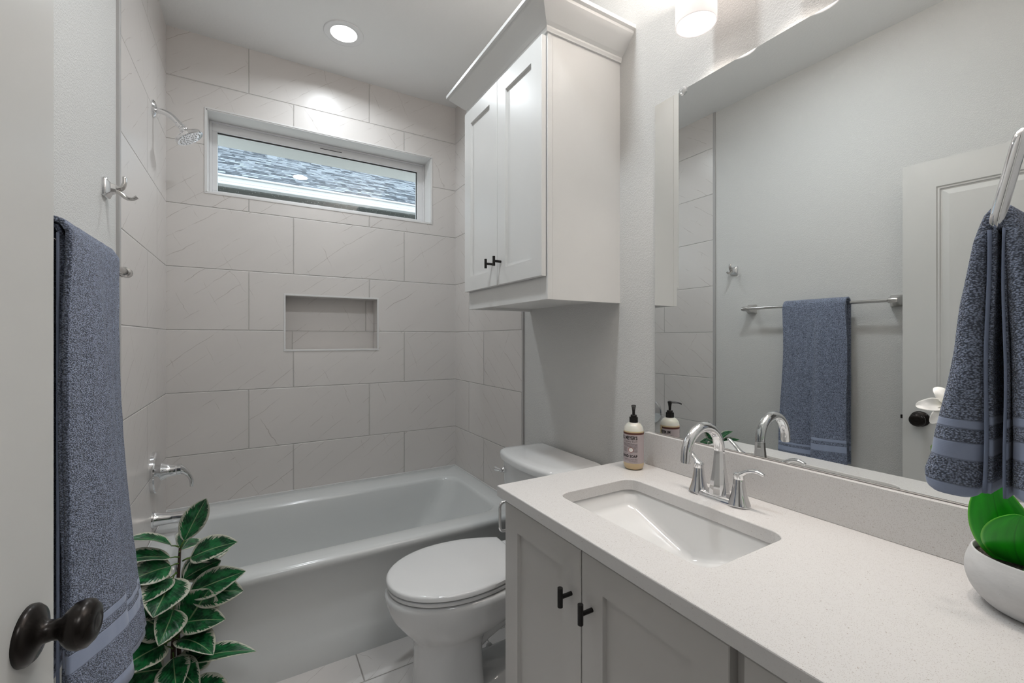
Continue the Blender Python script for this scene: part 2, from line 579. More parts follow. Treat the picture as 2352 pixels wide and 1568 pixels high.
# ================================================================== ROOM SHELL
XL, XR = -.364, 1.137          # faces of the tiled walls
WL, WR = -.372, 1.144          # faces of the painted walls
YB, YT = 2.654, 1.828          # tiled back wall, front edge of the tiled side walls
ZC = 2.763
YF = 0.05                      # wall behind the vanity's near end, with the doorway the camera stands in

bm = new_bm(); box(bm, -.62, 1.40, -.07, 2.95, -.12, 0)
tag(done('floor', bm, M['tile_floor']), kind='structure')

# ceiling with two round holes for the cans
bm = new_bm()
def ceiling_cell(x0, x1, y0, y1, hole):
    if hole is None:
        quad(bm, (x0, y0, ZC), (x1, y0, ZC), (x1, y1, ZC), (x0, y1, ZC)); return
    cx, cy, r = hole
    n = 48
    inn = [bm.verts.new((cx + r * cos(2 * pi * k / n), cy + r * sin(2 * pi * k / n), ZC)) for k in range(n)]
    up = [bm.verts.new((cx + r * cos(2 * pi * k / n), cy + r * sin(2 * pi * k / n), ZC + .06)) for k in range(n)]
    out = []
    for k in range(n):
        a = 2 * pi * k / n
        dx, dy = cos(a), sin(a)
        t = min(((x1 - cx) / dx if dx > 1e-9 else (x0 - cx) / dx if dx < -1e-9 else 1e9),
                ((y1 - cy) / dy if dy > 1e-9 else (y0 - cy) / dy if dy < -1e-9 else 1e9))
        out.append(bm.verts.new((cx + dx * t, cy + dy * t, ZC)))
    for k in range(n):
        k2 = (k + 1) % n
        bm.faces.new((inn[k], inn[k2], out[k2], out[k]))
        bm.faces.new((inn[k], inn[k2], up[k2], up[k]))
    for sx, sy in ((x0, y0), (x1, y0), (x1, y1), (x0, y1)):   # corners between the fan rays
        best = sorted(range(n), key=lambda q: (out[q].co.x - sx) ** 2 + (out[q].co.y - sy) ** 2)
        c = bm.verts.new((sx, sy, ZC))
        a = max([q for q in range(n) if abs(out[q].co.x - sx) < 1e-6], key=lambda q: -abs(out[q].co.y - sy), default=None)
        b = max([q for q in range(n) if abs(out[q].co.y - sy) < 1e-6], key=lambda q: -abs(out[q].co.x - sx), default=None)
        if a is not None and b is not None and a != b:
            bm.faces.new((out[a], c, out[b]))
ceiling_cell(-.6, 1.40, 1.68, 2.88, (CANS[0][0], CANS[0][1], .088))
ceiling_cell(-.6, 1.40, .48, 1.68, (CANS[1][0], CANS[1][1], .088))
ceiling_cell(-.6, 1.40, -.07, .48, None)
box(bm, -.6, 1.40, -.07, 2.9, ZC + .062, ZC + .16)
tag(done('ceiling', bm, M['ceiling'], recalc=False), kind='structure')

def plate_with_holes(bm, us, vs, holes, f):
    """front skin over a grid of cells, skipping cells inside holes"""
    for i in range(len(us) - 1):
        for j in range(len(vs) - 1):
            cu, cv = (us[i] + us[i + 1]) / 2, (vs[j] + vs[j + 1]) / 2
            if any(a < cu < b and c < cv < d for a, b, c, d in holes): continue
            quad(bm, f(us[i], vs[j]), f(us[i + 1], vs[j]), f(us[i + 1], vs[j + 1]), f(us[i], vs[j + 1]))

WX0, WX1, WZ0, WZ1 = -.2055, .9725, 1.9885, 2.4035     # window opening
NX0, NX1, NZ0, NZ1 = .1477, .6331, 1.1955, 1.4885      # niche opening
YW = 2.774                                            # window frame plane
bm = new_bm()
fr = lambda x, z: (x, YB, z)
plate_with_holes(bm, [-.62, NX0, NX1, WX1, 1.4], [0, NZ0, NZ1, ZC], [(NX0, NX1, NZ0, NZ1)], lambda x, z: (x, YB, z)) if False else None
us = sorted({-.62, WX0, NX0, NX1, WX1, 1.4}); vs = sorted({-.1, NZ0, NZ1, WZ0, WZ1, ZC + .06})
holes = [(WX0, WX1, WZ0, WZ1), (NX0, NX1, NZ0, NZ1)]
plate_with_holes(bm, us, vs, holes, fr)
plate_with_holes(bm, us, vs, [holes[0]], lambda x, z: (x, YB + .19, z))
for (x0, x1, z0, z1, d) in ((WX0, WX1, WZ0, WZ1, YB + .19), (NX0, NX1, NZ0, NZ1, YB + .098)):
    quad(bm, (x0, YB, z0), (x0, d, z0), (x0, d, z1), (x0, YB, z1))
    quad(bm, (x1, YB, z0), (x1, YB, z1), (x1, d, z1), (x1, d, z0))
    quad(bm, (x0, YB, z1), (x0, d, z1), (x1, d, z1), (x1, YB, z1))
    quad(bm, (x0, YB, z0), (x1, YB, z0), (x1, d, z0), (x0, d, z0))
quad(bm, (NX0, YB + .098, NZ0), (NX1, YB + .098, NZ0), (NX1, YB + .098, NZ1), (NX0, YB + .098, NZ1))
for x in (-.62, 1.4):
    quad(bm, (x, YB, -.1), (x, YB + .19, -.1), (x, YB + .19, ZC + .06), (x, YB, ZC + .06))
tag(done('wall_back', bm, M['tile_back'], recalc=False), kind='structure')

def edge_frame(name, x0, x1, z0, z1, w, depth, mat):
    bm = new_bm()
    y0, y1 = YB - .0025, YB + depth
    box(bm, x0 - w, x1 + w, y0, y1, z1, z1 + w, .001)
    box(bm, x0 - w, x1 + w, y0, y1, z0 - w, z0, .001)
    box(bm, x0 - w, x0, y0, y1, z0, z1, .001)
    box(bm, x1, x1 + w, y0, y1, z0, z1, .001)
    return tag(done(name, bm, mat), kind='structure')
edge_frame('trim_1', WX0, WX1, WZ0, WZ1, .0075, .004, M['white_edge'])
edge_frame('trim_2', NX0, NX1, NZ0, NZ1, .0095, .004, M['white_edge'])
# pale reveal lining of the window recess
bm = new_bm()
t = .004
box(bm, WX0, WX1, YB, YW, WZ1 - t, WZ1); box(bm, WX0, WX1, YB, YW, WZ0, WZ0 + t)
box(bm, WX0, WX0 + t, YB, YW, WZ0, WZ1); box(bm, WX1 - t, WX1, YB, YW, WZ0, WZ1)
tag(done('trim_3', bm, M['white_edge']), kind='structure')

# window: vinyl frame, glazing bead, pane, vent slot
GX0, GX1, GZ0, GZ1 = -.166, .923, 2.036, 2.349
win = bpy.data.objects.new('window_1', None); win.location = (.38, YW, 1.99); COL.objects.link(win)
tag(win, kind='structure')
bm = new_bm()
def ring_box(bm, X0, X1, Z0_, Z1_, x0, x1, z0, z1, y0, y1, bev=.0015):
    box(bm, X0, X1, y0, y1, z1, Z1_, bev); box(bm, X0, X1, y0, y1, Z0_, z0, bev)
    box(bm, X0, x0, y0, y1, z0, z1, bev); box(bm, x1, X1, y0, y1, z0, z1, bev)
ring_box(bm, WX0 + t, WX1 - t, WZ0 + t, WZ1 - t, WX0 + .016, WX1 - .016, WZ0 + .014, WZ1 - .014, YW, YW + .06)
done('frame', bm, M['vinyl'], win)
bm = new_bm()
ring_box(bm, WX0 + .016, WX1 - .016, WZ0 + .014, WZ1 - .014, GX0, GX1, GZ0, GZ1, YW + .006, YW + .05)
done('sash', bm, M['vinyl'], win)
bm = new_bm()
box(bm, GX0, GX1, YW + .018, YW + .03, GZ1 - .0035, GZ1); box(bm, GX1 - .0022, GX1, YW + .018, YW + .03, GZ0, GZ1 - .0035)
done('gasket', bm, M['dark'], win)
bm = new_bm(); quad(bm, (GX0, YW + .022, GZ0), (GX1, YW + .022, GZ0), (GX1, YW + .022, GZ1), (GX0, YW + .022, GZ1))
done('pane', bm, M['pane'], win)
bm = new_bm(); box(bm, .335, .455, YW + .0045, YW + .0065, 2.3705, 2.3735)
done('drain_slot', bm, M['bronze'], win)

# side walls: painted part + tiled slab in front
bm = new_bm(); box(bm, -.62, WL, -.07, 2.95, -.1, ZC + .06)
tag(done('wall_left', bm, M['wall']), kind='structure')
bm = new_bm(); box(bm, WL - .002, XL, YT, YB, -.1, ZC)
tag(done('wall_left_tile', bm, M['tile_left']), kind='structure')
bm = new_bm(); box(bm, WR, 1.40, -.07, 2.95, -.1, ZC + .06)
tag(done('wall_right', bm, M['wall']), kind='structure')
bm = new_bm(); box(bm, XR, WR + .002, YT, YB, -.1, ZC)
tag(done('wall_right_tile', bm, M['tile_right']), kind='structure')
bm = new_bm(); box(bm, WL - .002, XL + .001, YT - .016, YT, 0, ZC, .0015); 
tag(done('trim_4', bm, M['tile_edge']), kind='structure')
bm = new_bm(); box(bm, XR - .001, WR + .002, YT - .012, YT, 0, ZC, .0015)
tag(done('trim_5', bm, M['tile_edge']), kind='structure')

# front wall around the doorway
DX0, DX1, DZ = -.325, .43, 2.045
bm = new_bm()
box(bm, DX1, 1.40, -.07, YF, 0, ZC + .06)
box(bm, -.62, DX0, -.07, YF, 0, ZC + .06)
box(bm, DX0, DX1, -.07, YF, DZ, ZC + .06)
tag(done('wall_front', bm, M['wall']), kind='structure')
# hall behind the doorway
bm = new_bm()
box(bm, -1.3, 1.9, -1.75, -1.65, 0, ZC); box(bm, -1.4, -1.3, -1.75, -.07, 0, ZC); box(bm, 1.9, 2.0, -1.75, -.07, 0, ZC)
M['hall'] = m_drywall('hall_paint', (.30, .28, .26))
tag(done('wall_hall', bm, M['hall']), kind='structure')
bm = new_bm(); box(bm, -1.4, 2.0, -1.75, -.07, ZC, ZC + .1)
tag(done('ceiling_hall', bm, M['ceiling']), kind='structure')
bm = new_bm(); box(bm, -1.4, 2.0, -1.75, -.07, -.12, 0)
tag(done('floor_hall', bm, M['tile_floor']), kind='structure')
# side pieces that close the hall against the bathroom walls
bm = new_bm(); box(bm, -1.4, -.62, -.12, -.07, 0, ZC); box(bm, 1.40, 2.0, -.12, -.07, 0, ZC)
tag(done('wall_hall_side', bm, M['hall']), kind='structure')
# baseboards
bm = new_bm(); box(bm, WL, WL + .014, .12, YT - .018, 0, .13, .003)
tag(done('baseboard_left', bm, M['cab']), kind='structure')
bm = new_bm(); box(bm, WR - .014, WR, 1.10, YT - .012, 0, .13, .003)
tag(done('baseboard_right', bm, M['cab']), kind='structure')

# ------------------------------------------------------------------ outside
def m_shingle():
    k = N('grey_shingles')
    uv = k.n('ShaderNodeUVMap').outputs[0]
    u, v, _ = k.sep(uv)
    rv = k.math('DIVIDE', v, .125)
    row = k.math('FLOOR', rv)
    fr_ = k.math('FRACT', rv)
    ro = k.white(k.comb(row, 3.0, 1.0))[0]
    uu = k.math('ADD', k.math('DIVIDE', u, .17), k.math('MULTIPLY', ro, 7.0))
    cell = k.math('FLOOR', uu)
    rc = k.white(k.comb(cell, row, 2.0))
    c3 = k.math('FLOOR', k.math('ADD', k.math('DIVIDE', u, .07), k.math('MULTIPLY', ro, 3.0)))
    rc3 = k.white(k.comb(c3, row, 5.0))[0]
    n = k.noise(k.comb(u, v, 0.0), 60, 3, .7)
    val = k.math('ADD', k.math('MULTIPLY', rc[0], .65), k.math('MULTIPLY', rc3, .35))
    c = k.mix(k.step(val, .15, .85), (.016, .024, .034), (.21, .245, .28))
    c = k.mix(k.math('MULTIPLY', n, .22), c, (.26, .29, .32))
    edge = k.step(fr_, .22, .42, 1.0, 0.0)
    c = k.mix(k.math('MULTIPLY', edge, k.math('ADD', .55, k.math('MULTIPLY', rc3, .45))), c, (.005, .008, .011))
    return k.bsdf(c, .95, normal=k.bump(fr_, .01, .3), spec=.06)
M['shingle'] = m_shingle()
M['gutter'] = plain('white_gutter', (.37, .39, .395), .5)
M['eave'] = plain('grey_soffit', (.46, .475, .465), .6)
M['brick'] = plain('grey_brick', (.06, .065, .06), .8)
M['bounce_ground'] = plain('pale_bounce_ground', (.55, .55, .52), .9)  # unseen ground added for bounce light, kept pale to brighten the ceiling
house = empty('neighbour_house', (.5, 6.3, -.3), 'neighbouring house with grey shingle roof and white gutter, seen through the window', 'house')
bm = new_bm()
r0 = Vector((0, 6.0, 3.115)); r1 = Vector((0, 9.0, 4.615))
L = (r1 - r0).length
grid(bm, lambda u, v: (-9 + 22 * u, r0.y + (r1.y - r0.y) * v, r0.z + (r1.z - r0.z) * v), 8, 8, lambda u, v: (22 * u, L * v))
grid(bm, lambda u, v: (-9 + 22 * u, 9 + 3 * v, 4.615 - 1.5 * v), 8, 8, lambda u, v: (22 * u, L * v))
o = done('roof', bm, M['shingle'], house, recalc=False)
solidify(o, .03, -1)
bm = new_bm()
box(bm, -9, 13, 5.93, 6.02, 3.012, 3.10, .008)
box(bm, -9, 13, 5.925, 5.94, 3.045, 3.058, .003)
box(bm, -9, 13, 5.90, 6.03, 3.098, 3.116, .004)
done('gutter', bm, M['gutter'], house)
bm = new_bm(); box(bm, -9, 13, 6.021, 6.05, 3.015, 3.09)
done('fascia', bm, M['gutter'], house)
bm = new_bm(); box(bm, -9, 13, 6.05, 6.55, 3.0, 3.03)
done('soffit', bm, M['brick'], house)
bm = new_bm(); box(bm, -9, 13, 6.5, 11.5, -.3, 3.02)
done('brick_wall', bm, M['brick'], house)
bm = new_bm(); box(bm, -2.5, 3.5, 2.85, 3.33, 2.478, 2.51)
tag(done('trim_6', bm, M['eave']), kind='structure')
bm = new_bm(); box(bm, -14, 16, 2.98, 22, -.4, -.3)
tag(done('ground', bm, M['bounce_ground']), kind='structure')

# ================================================================== CEILING LIGHTS
def can_light(x, y, label):
    t = empty('recessed_ceiling_light', (x, y, ZC), label, 'ceiling light', 'recessed lights in the ceiling')
    bm = new_bm()
    lathe(bm, (x, y, 0), (0, 0, 1), [(.0935, ZC - .0005), (.0925, ZC - .0035), (.088, ZC - .0042), (.075, ZC - .0020), (.0625, ZC - .0030), (.0615, ZC - .001), (.064, ZC + .004), (.0875, ZC + .002)], 64)
    bm.faces.ensure_lookup_table()
    big = [f for f in bm.faces if len(f.verts) > 4]
    bmesh.ops.delete(bm, geom=big, context='FACES')
    done('trim_ring', bm, M['can'], t, smooth=True)
    bm = new_bm()
    lathe(bm, (x, y, 0), (0, 0, 1), [(0, ZC - .0022), (.0625, ZC - .0022), (.0625, ZC + .002), (0, ZC + .002)], 48)
    done('lens', bm, M['lit_disc'], t)
can_light(*CANS[0], 'round white recessed ceiling light, lit, above the bathtub')
can_light(*CANS[1], 'round white recessed ceiling light outside the tub alcove, mirrored in the window pane')

# ================================================================== VANITY LIGHT
vl = empty('vanity_light', (1.14, .5605, 2.2), 'wall light with lit white cylinder shades above the mirror', 'wall light')
bm = new_bm(); box(bm, 1.118, WR, .46, .69, 2.36, 2.46, .004)
done('backplate', bm, M['chrome'], vl)
bm = new_bm(); tube(bm, [(SHX, .34, 2.41), (SHX, .81, 2.41)], .009, 16); tube(bm, [(SHX, .5605, 2.41), (1.125, .5605, 2.41)], .009, 16)
done('crossbar', bm, M['chrome'], vl, auto=.7)
for y in SHADES:
    bm = new_bm()
    lathe(bm, (SHX, y, 0), (0, 0, 1), [(.0500, SHZ + .003), (.0516, SHZ), (.0532, SHZ + .003), (.0532, SHZ + .180), (.0500, SHZ + .180)], 64)
    bmesh.ops.delete(bm, geom=[f for f in bm.faces if len(f.verts) > 4], context='FACES')
    sh = done('shade', bm, M['shade_glass'], vl, smooth=True)
    bm = new_bm(); lathe(bm, (SHX, y, 0), (0, 0, 1), [(0, SHZ + .010), (.0508, SHZ + .010), (.0508, SHZ + .014), (0, SHZ + .014)], 48)
    done('lens', bm, M['shade_lens'], sh)
    bm = new_bm(); tube(bm, [(SHX, y, SHZ + .014), (SHX, y, 2.41)], .006, 12)
    done('holder', bm, M['chrome'], sh, auto=.6)

# ================================================================== MIRROR
mz0, mz1, my0, my1 = .9478, 2.021, .085, .999
mir = empty('wall_mirror', (WR, .54, mz0), 'large frameless wall mirror above the backsplash', 'mirror')
bm = new_bm(); box(bm, 1.138, WR, my0, my1, mz0, mz1)
done('glass', bm, M['mirror'], mir)
def m_clip():
    k = N('clear_plastic')
    return k.bsdf((.9, .9, .9), .1, trans=.7)
M['clip'] = m_clip()
bm = new_bm(); lathe(bm, (1.140, .889, 2.018), (-1, 0, 0), [(.0135, 0), (.0135, .006), (.009, .011), (.004, .012), (0, .011)], 12)
done('mirror_clip', bm, M['clip'], mir, auto=.4)
bm = new_bm(); box(bm, 1.1365, WR, my0, my1, mz0 - .0030, mz0 - .0002, .0004)
done('bottom_channel', bm, M['nickel'], mir)

# ================================================================== BATHTUB
tub = empty('bathtub', (.385, 2.2, 0), 'white alcove bathtub with plain apron below the window', 'bathtub')
bm = new_bm()
X0, X1, Y1 = XL + .001, XR - .001, YB - .001
def tub_ring(yf, z, ins=0, r=.004):
    cx, cy = (X0 + X1) / 2, (yf + Y1) / 2
    return [(x, y, z) for x, y in rrect(cx, cy, (X1 - X0) / 2 - ins, (Y1 - yf) / 2 - ins, r, 6, 10)]
RZ = .427
rings = [tub_ring(1.810, 0.0), tub_ring(1.808, .085), tub_ring(1.816, .105), tub_ring(1.824, .13), tub_ring(1.822, .25), tub_ring(1.808, .345),
         tub_ring(1.782, .385), tub_ring(1.772, .398), tub_ring(1.770, .409), tub_ring(1.774, .420), tub_ring(1.785, RZ - .001), tub_ring(1.80, RZ, .002, .01)]
def inner(x0, x1, y0, y1, z, r):
    return [(x, y, z) for x, y in rrect((x0 + x1) / 2, (y0 + y1) / 2, (x1 - x0) / 2, (y1 - y0) / 2, r, 6, 10)]
ix0, ix1, iy0, iy1 = -.275, 1.035, 1.885, 2.47
rings += [inner(ix0 - .02, ix1 + .02, iy0 - .02, iy1 + .02, RZ - .001, .10), inner(ix0 - .006, ix1 + .006, iy0 - .006, iy1 + .006, RZ - .007, .10),
          inner(ix0, ix1, iy0, iy1, RZ - .02, .10), inner(ix0 + .012, ix1 - .03, iy0 + .010, iy1 - .012, RZ - .09, .11),
          inner(ix0 + .025, ix1 - .10, iy0 + .02, iy1 - .03, RZ - .20, .12), inner(ix0 + .04, ix1 - .18, iy0 + .04, iy1 - .05, RZ - .29, .12),
          inner(ix0 + .07, ix1 - .24, iy0 + .07, iy1 - .08, RZ - .335, .11), inner(ix0 + .12, ix1 - .30, iy0 + .12, iy1 - .13, RZ - .35, .09)]
loft(bm, rings, cap0=True, cap1=True)
# raised tiling flange line along the three walls
done('shell', bm, M['tub'], tub, auto=.9)
bm = new_bm()
box(bm, X0, X1, Y1 - .006, Y1, RZ - .002, RZ + .006, .002); box(bm, X1 - .006, X1, 1.83, Y1 - .006, RZ - .002, RZ + .006, .002); box(bm, X0, X0 + .006, 1.83, Y1 - .006, RZ - .002, RZ + .006, .002)
done('caulk_line', bm, M['white_edge'], tub)
bm = new_bm(); lathe(bm, (ix0 + .013, 2.18, .335), (1, 0, -.05), [(.036, 0), (.036, .004), (.028, .010), (0, .011)], 32)
done('overflow_plate', bm, M['chrome'], tub, auto=.5)

# ---- shower fittings on the left wall (Y = 2.335)
YS = 2.335
sh = empty('showerhead', (XL, YS, 2.215), 'chrome shower head on a curved arm, high on the left tiled wall', 'shower head')
bm = new_bm(); lathe(bm, (XL, YS, 2.215), (1, 0, 0), [(.036, 0), (.036, .004), (.030, .010), (.016, .014), (.012, .014)], 40)
done('flange', bm, M['chrome'], sh, auto=.5)
bm = new_bm()
arm = smooth_path([(XL, YS, 2.212), (XL + .035, YS, 2.211), (XL + .062, YS, 2.200), (XL + .090, YS, 2.171)], 8)
tube(bm, arm, .0112, 20)
done('arm', bm, M['chrome'], sh, auto=.7)
ax = Vector((.62, .0, -.78)).normalized()
q = Vector((XL + .084, YS, 2.177))
bm = new_bm(); lathe(bm, q, ax, [(.012, 0), (.0135, .002), (.0135, .016), (.011, .018), (.011, .022), (.017, .027), (.017, .036), (.014, .042)], 28)
done('ball_joint', bm, M['chrome'], sh, auto=.5)
hx = Vector((.56, .0, -.83)).normalized()
q2 = q + ax * .036
bm = new_bm(); lathe(bm, q2, hx, [(.014, -.004), (.022, .004), (.040, .014), (.052, .020), (.055, .024), (.055, .034), (.052, .037), (0, .037)], 48)
face = done('head', bm, M['chrome'], sh, auto=.5)
bm = new_bm()
tt, aa, bb = frame_of(hx)
for rr, nn in ((.014, 6), (.026, 12), (.040, 18)):
    for k in range(nn):
        p = q2 + hx * .0365 + aa * rr * cos(2 * pi * k / nn) + bb * rr * sin(2 * pi * k / nn)
        lathe(bm, p, hx, [(.0026, 0), (.0022, .0025), (0, .0028)], 8)
done('nozzles', bm, M['porcelain'], sh)

vz = .696
va = empty('shower_valve', (XL, YS, vz), 'round chrome shower valve with a curved lever on the left tiled wall', 'shower valve')
bm = new_bm(); lathe(bm, (XL, YS, vz), (1, 0, 0), [(.086, 0), (.0865, .012), (.084, .017), (.05, .026), (.030, .032), (.0, .032)], 56)
done('escutcheon', bm, M['chrome'], va, auto=.5)
bm = new_bm(); lathe(bm, (XL + .028, YS, vz), (1, 0, 0), [(.038, 0), (.035, .008), (.028, .020), (.0245, .034), (.0235, .050), (.0225, .0515), (.0225, .0535), (.0235, .055), (.0228, .068), (.0, .069)], 32)
done('handle_body', bm, M['chrome'], va, auto=.5)
bm = new_bm()
pl = smooth_path([(XL + .086, YS, vz + .004), (XL + .104, YS, vz - .008), (XL + .121, YS, vz - .028), (XL + .131, YS, vz - .052), (XL + .1315, YS, vz - .080)], 6)
tube(bm, pl, lerp_list([.021, .0150, .0100, .0080, .0065], len(pl)), 20, flat=(1, .8))
done('lever', bm, M['chrome'], va, auto=.8)

sp = empty('tub_spout', (XL, YS, .492), 'chrome tub spout on the left tiled wall above the bathtub rim', 'spout')
bm = new_bm()
pl = smooth_path([(XL, YS, .498), (XL + .02, YS, .497), (XL + .06, YS, .494), (XL + .11, YS, .491), (XL + .150, YS, .487)], 6)
tube(bm, pl, lerp_list([.033, .028, .0235, .0225, .022], len(pl)), 28)
lathe(bm, (XL + .138, YS, .489), (0, 0, -1), [(.016, 0), (.018, .024), (.0155, .026)], 24)
done('body', bm, M['chrome'], sp, auto=.8)
bm = new_bm(); lathe(bm, (XL, YS, .498), (1, 0, 0), [(.037, 0), (.036, .005), (.032, .007)], 32)
done('flange', bm, M['chrome'], sp, auto=.5)

# ---- robe hook
hk = empty('robe_hook', (WL, 1.682, 1.69), 'chrome double robe hook on the painted left wall beside the tile', 'hook')
def square_mount(bm, o, s0, s1, h, axis_x=1):
    """flared square wall mount from s0 at the wall to s1 at distance h (towards +X)"""
    ox, oy, oz = o
    prof = [(s0, 0, .006), (s0, .006, .006), (s0 * .93, .010, .006), (s1 * 1.25, h * .62, .005), (s1, h, .004)]
    rings = []
    for s, d, r in prof:
        rings.append([(ox + axis_x * d, oy + a, oz + b) for a, b in rrect(0, 0, s, s, r * s / s0 * 1.0, 4, 2)])
    loft(bm, rings, True, True)
bm = new_bm(); square_mount(bm, (WL, 1.682, 1.69), .0265, .011, .028)
done('mount', bm, M['chrome'], hk, auto=.6)
bm = new_bm()
pl = smooth_path([(WL + .024, 1.682, 1.686), (WL + .036, 1.682, 1.680), (WL + .050, 1.682, 1.668), (WL + .064, 1.682, 1.668), (WL + .074, 1.682, 1.675)], 6)
tube(bm, pl, lerp_list([.009, .0085, .007, .006, .0062], len(pl)), 16, flat=(.8, 1.25))
done('lower_prong', bm, M['nickel'], hk, smooth=True)
bm = new_bm()
pl = smooth_path([(WL + .024, 1.682, 1.690), (WL + .038, 1.682, 1.694), (WL + .045, 1.682, 1.710), (WL + .045, 1.682, 1.728)], 6)
tube(bm, pl, lerp_list([.009, .0085, .007, .006], len(pl)), 16, flat=(.8, 1.25))
done('upper_prong', bm, M['nickel'], hk, smooth=True)

# ---- towel bar and bath towel on the left wall
BX, BZ = -.302, 1.436
tb = empty('towel_bar', (WL, 1.2, BZ), 'long chrome towel bar on the painted left wall', 'towel bar')
bm = new_bm(); tube(bm, [(BX, .845, BZ), (BX, 1.575, BZ)], .0085, 20)
done('bar', bm, M['nickel'], tb, auto=.7)
for y in (.857, 1.563):
    bm = new_bm(); square_mount(bm, (WL, y, BZ), .028, .013, .062)
    sg_ = 1 if y > 1.2 else -1
    lathe(bm, (BX, y - sg_ * .016, BZ), (0, sg_, 0), [(.0095, 0), (.0135, .004), (.0140, .030), (.0115, .040), (0, .043)], 28)
    done('mount', bm, M['nickel'], tb, auto=.6)

tw = empty('bath_towel', (BX, 1.18, BZ), 'blue terry bath towel folded over the long chrome bar', 'towel')
FOLD = .44
def drape(y0, y1, zf, zb, gap_f, gap_b, top, flare, phase, ny=60, nz=90, seed=0):
    """inverted-U sheet over the bar; u along Y, v from front hem over the bar to back hem"""
    lf = (BZ + top) - zf
    lb = (BZ + top) - zb
    arc = pi * (gap_f + gap_b) / 2
    tot = lf + lb + arc
    def f(u, v):
        y = y0 + (y1 - y0) * u
        s = v * tot
        if s < lf:
            z = zf + s; d = gap_f; x = BX + d; dd = (BZ + top - z)
        elif s < lf + arc:
            a = (s - lf) / arc * pi
            rr = gap_f + (gap_b - gap_f) * (a / pi)
            x = BX + cos(a) * rr; z = BZ + top + sin(a) * rr * .9; dd = 0; d = 0
        else:
            z = BZ + top - (s - lf - arc); x = BX - gap_b; dd = 0; d = -1
        k = max(0, min(1, dd / (lf + 1e-6)))
        uu = (y - 1.03) / .30
        if d > 0:
            x += flare * k ** 2.4 * (min(1, max(0, uu) * 1.25) ** 1.1)
            st = min(1, max(0, (uu - FOLD) / .03)); st = st * st * (3 - 2 * st)
            x += .0035 * k ** .6 * sin(uu * 9.5 + phase + .8 * k) + .026 * k * (1 - st) * max(0, min(1, uu / .3)) ** .8 - .006 * k * exp(-((uu - FOLD - .07) / .06) ** 2)
            x += .0009 * min(1, k * 4) * sin(uu * 38) + .013 * min(1, k * 5) ** .7 * (exp(-((uu - .36) / .17) ** 2) - .45 * exp(-((uu + .02) / .10) ** 2))
            y += .010 * k * (u - .5) + .004 * sin(z * 9 + phase)
        x += .0012 * noise.noise((y * 30, z * 22, seed))
        return (x, y, z)
    hem = lambda s: s if s < tot / 2 else tot - s
    bm = new_bm()
    def uvm(u, v):
        h = hem(v * tot)
        n_ = 1 if (v * tot < tot / 2 and ((y0 + (y1 - y0) * u) - 1.03) / .30 < FOLD + .008) else 0
        return ((y1 - y0) * u + seed, h - n_ * (.24 * h + .012) if h < .4 else h)
    grid(bm, f, ny, nz, uvm)
    return bm
o = done('outer_fold', drape(1.030, 1.330, .578, .62, .030, .024, .002, .052, .4, ny=100, seed=1), M['towel'], tw, smooth=True, recalc=False)
solidify(o, .009)
o = done('inner_fold', drape(1.036, 1.326, .586, .66, .0195, .0145, 0, .042, .9, ny=40, nz=70, seed=2), M['towel'], tw, smooth=True, recalc=False)
solidify(o, .007)
# rolled selvedge beads down the near edge
bm = new_bm()
for gx, zz in ((.0255, .59), (.0145, .60)):
    tube(bm, [(BX + gx, 1.0345, zz + k * (BZ - zz) / 14) for k in range(15)], .0022, 8)
done('selvedge', bm, M['towel_edge'], tw, smooth=True)

# ================================================================== WALL CABINET
wc = empty('wall_cabinet', (WR, 1.465, 1.385), 'tall white wall cabinet with crown moulding above the toilet', 'cabinet')
cy0, cy1, cx0, cz0, cz1 = 1.165, 1.765, .8235, 1.384, 2.30
bm = new_bm()
box(bm, cx0 + .019, WR, cy0, cy0 + .018, cz0, cz1); box(bm, cx0 + .019, WR, cy1 - .018, cy1, cz0, cz1)
box(bm, cx0 + .019, WR, cy0 + .018, cy1 - .018, cz0 + .012, cz0 + .030); box(bm, cx0 + .019, WR, cy0 + .018, cy1 - .018, cz1 - .018, cz1)
box(bm, WR - .01, WR, cy0 + .018, cy1 - .018, cz0 + .03, cz1 - .018)
done('carcass', bm, M['cab'], wc)
bm = new_bm()
box(bm, cx0, cx0 + .0185, cy0 - .0008, cy0 + .04, cz0, cz1, .0008); box(bm, cx0, cx0 + .0185, cy1 - .04, cy1 + .0008, cz0, cz1, .0008)
box(bm, cx0, cx0 + .0185, cy0 + .04, cy1 - .04, cz0, cz0 + .085); box(bm, cx0, cx0 + .0185, cy0 + .04, cy1 - .04, cz1 - .09, cz1)
done('face_frame', bm, M['cab'], wc)
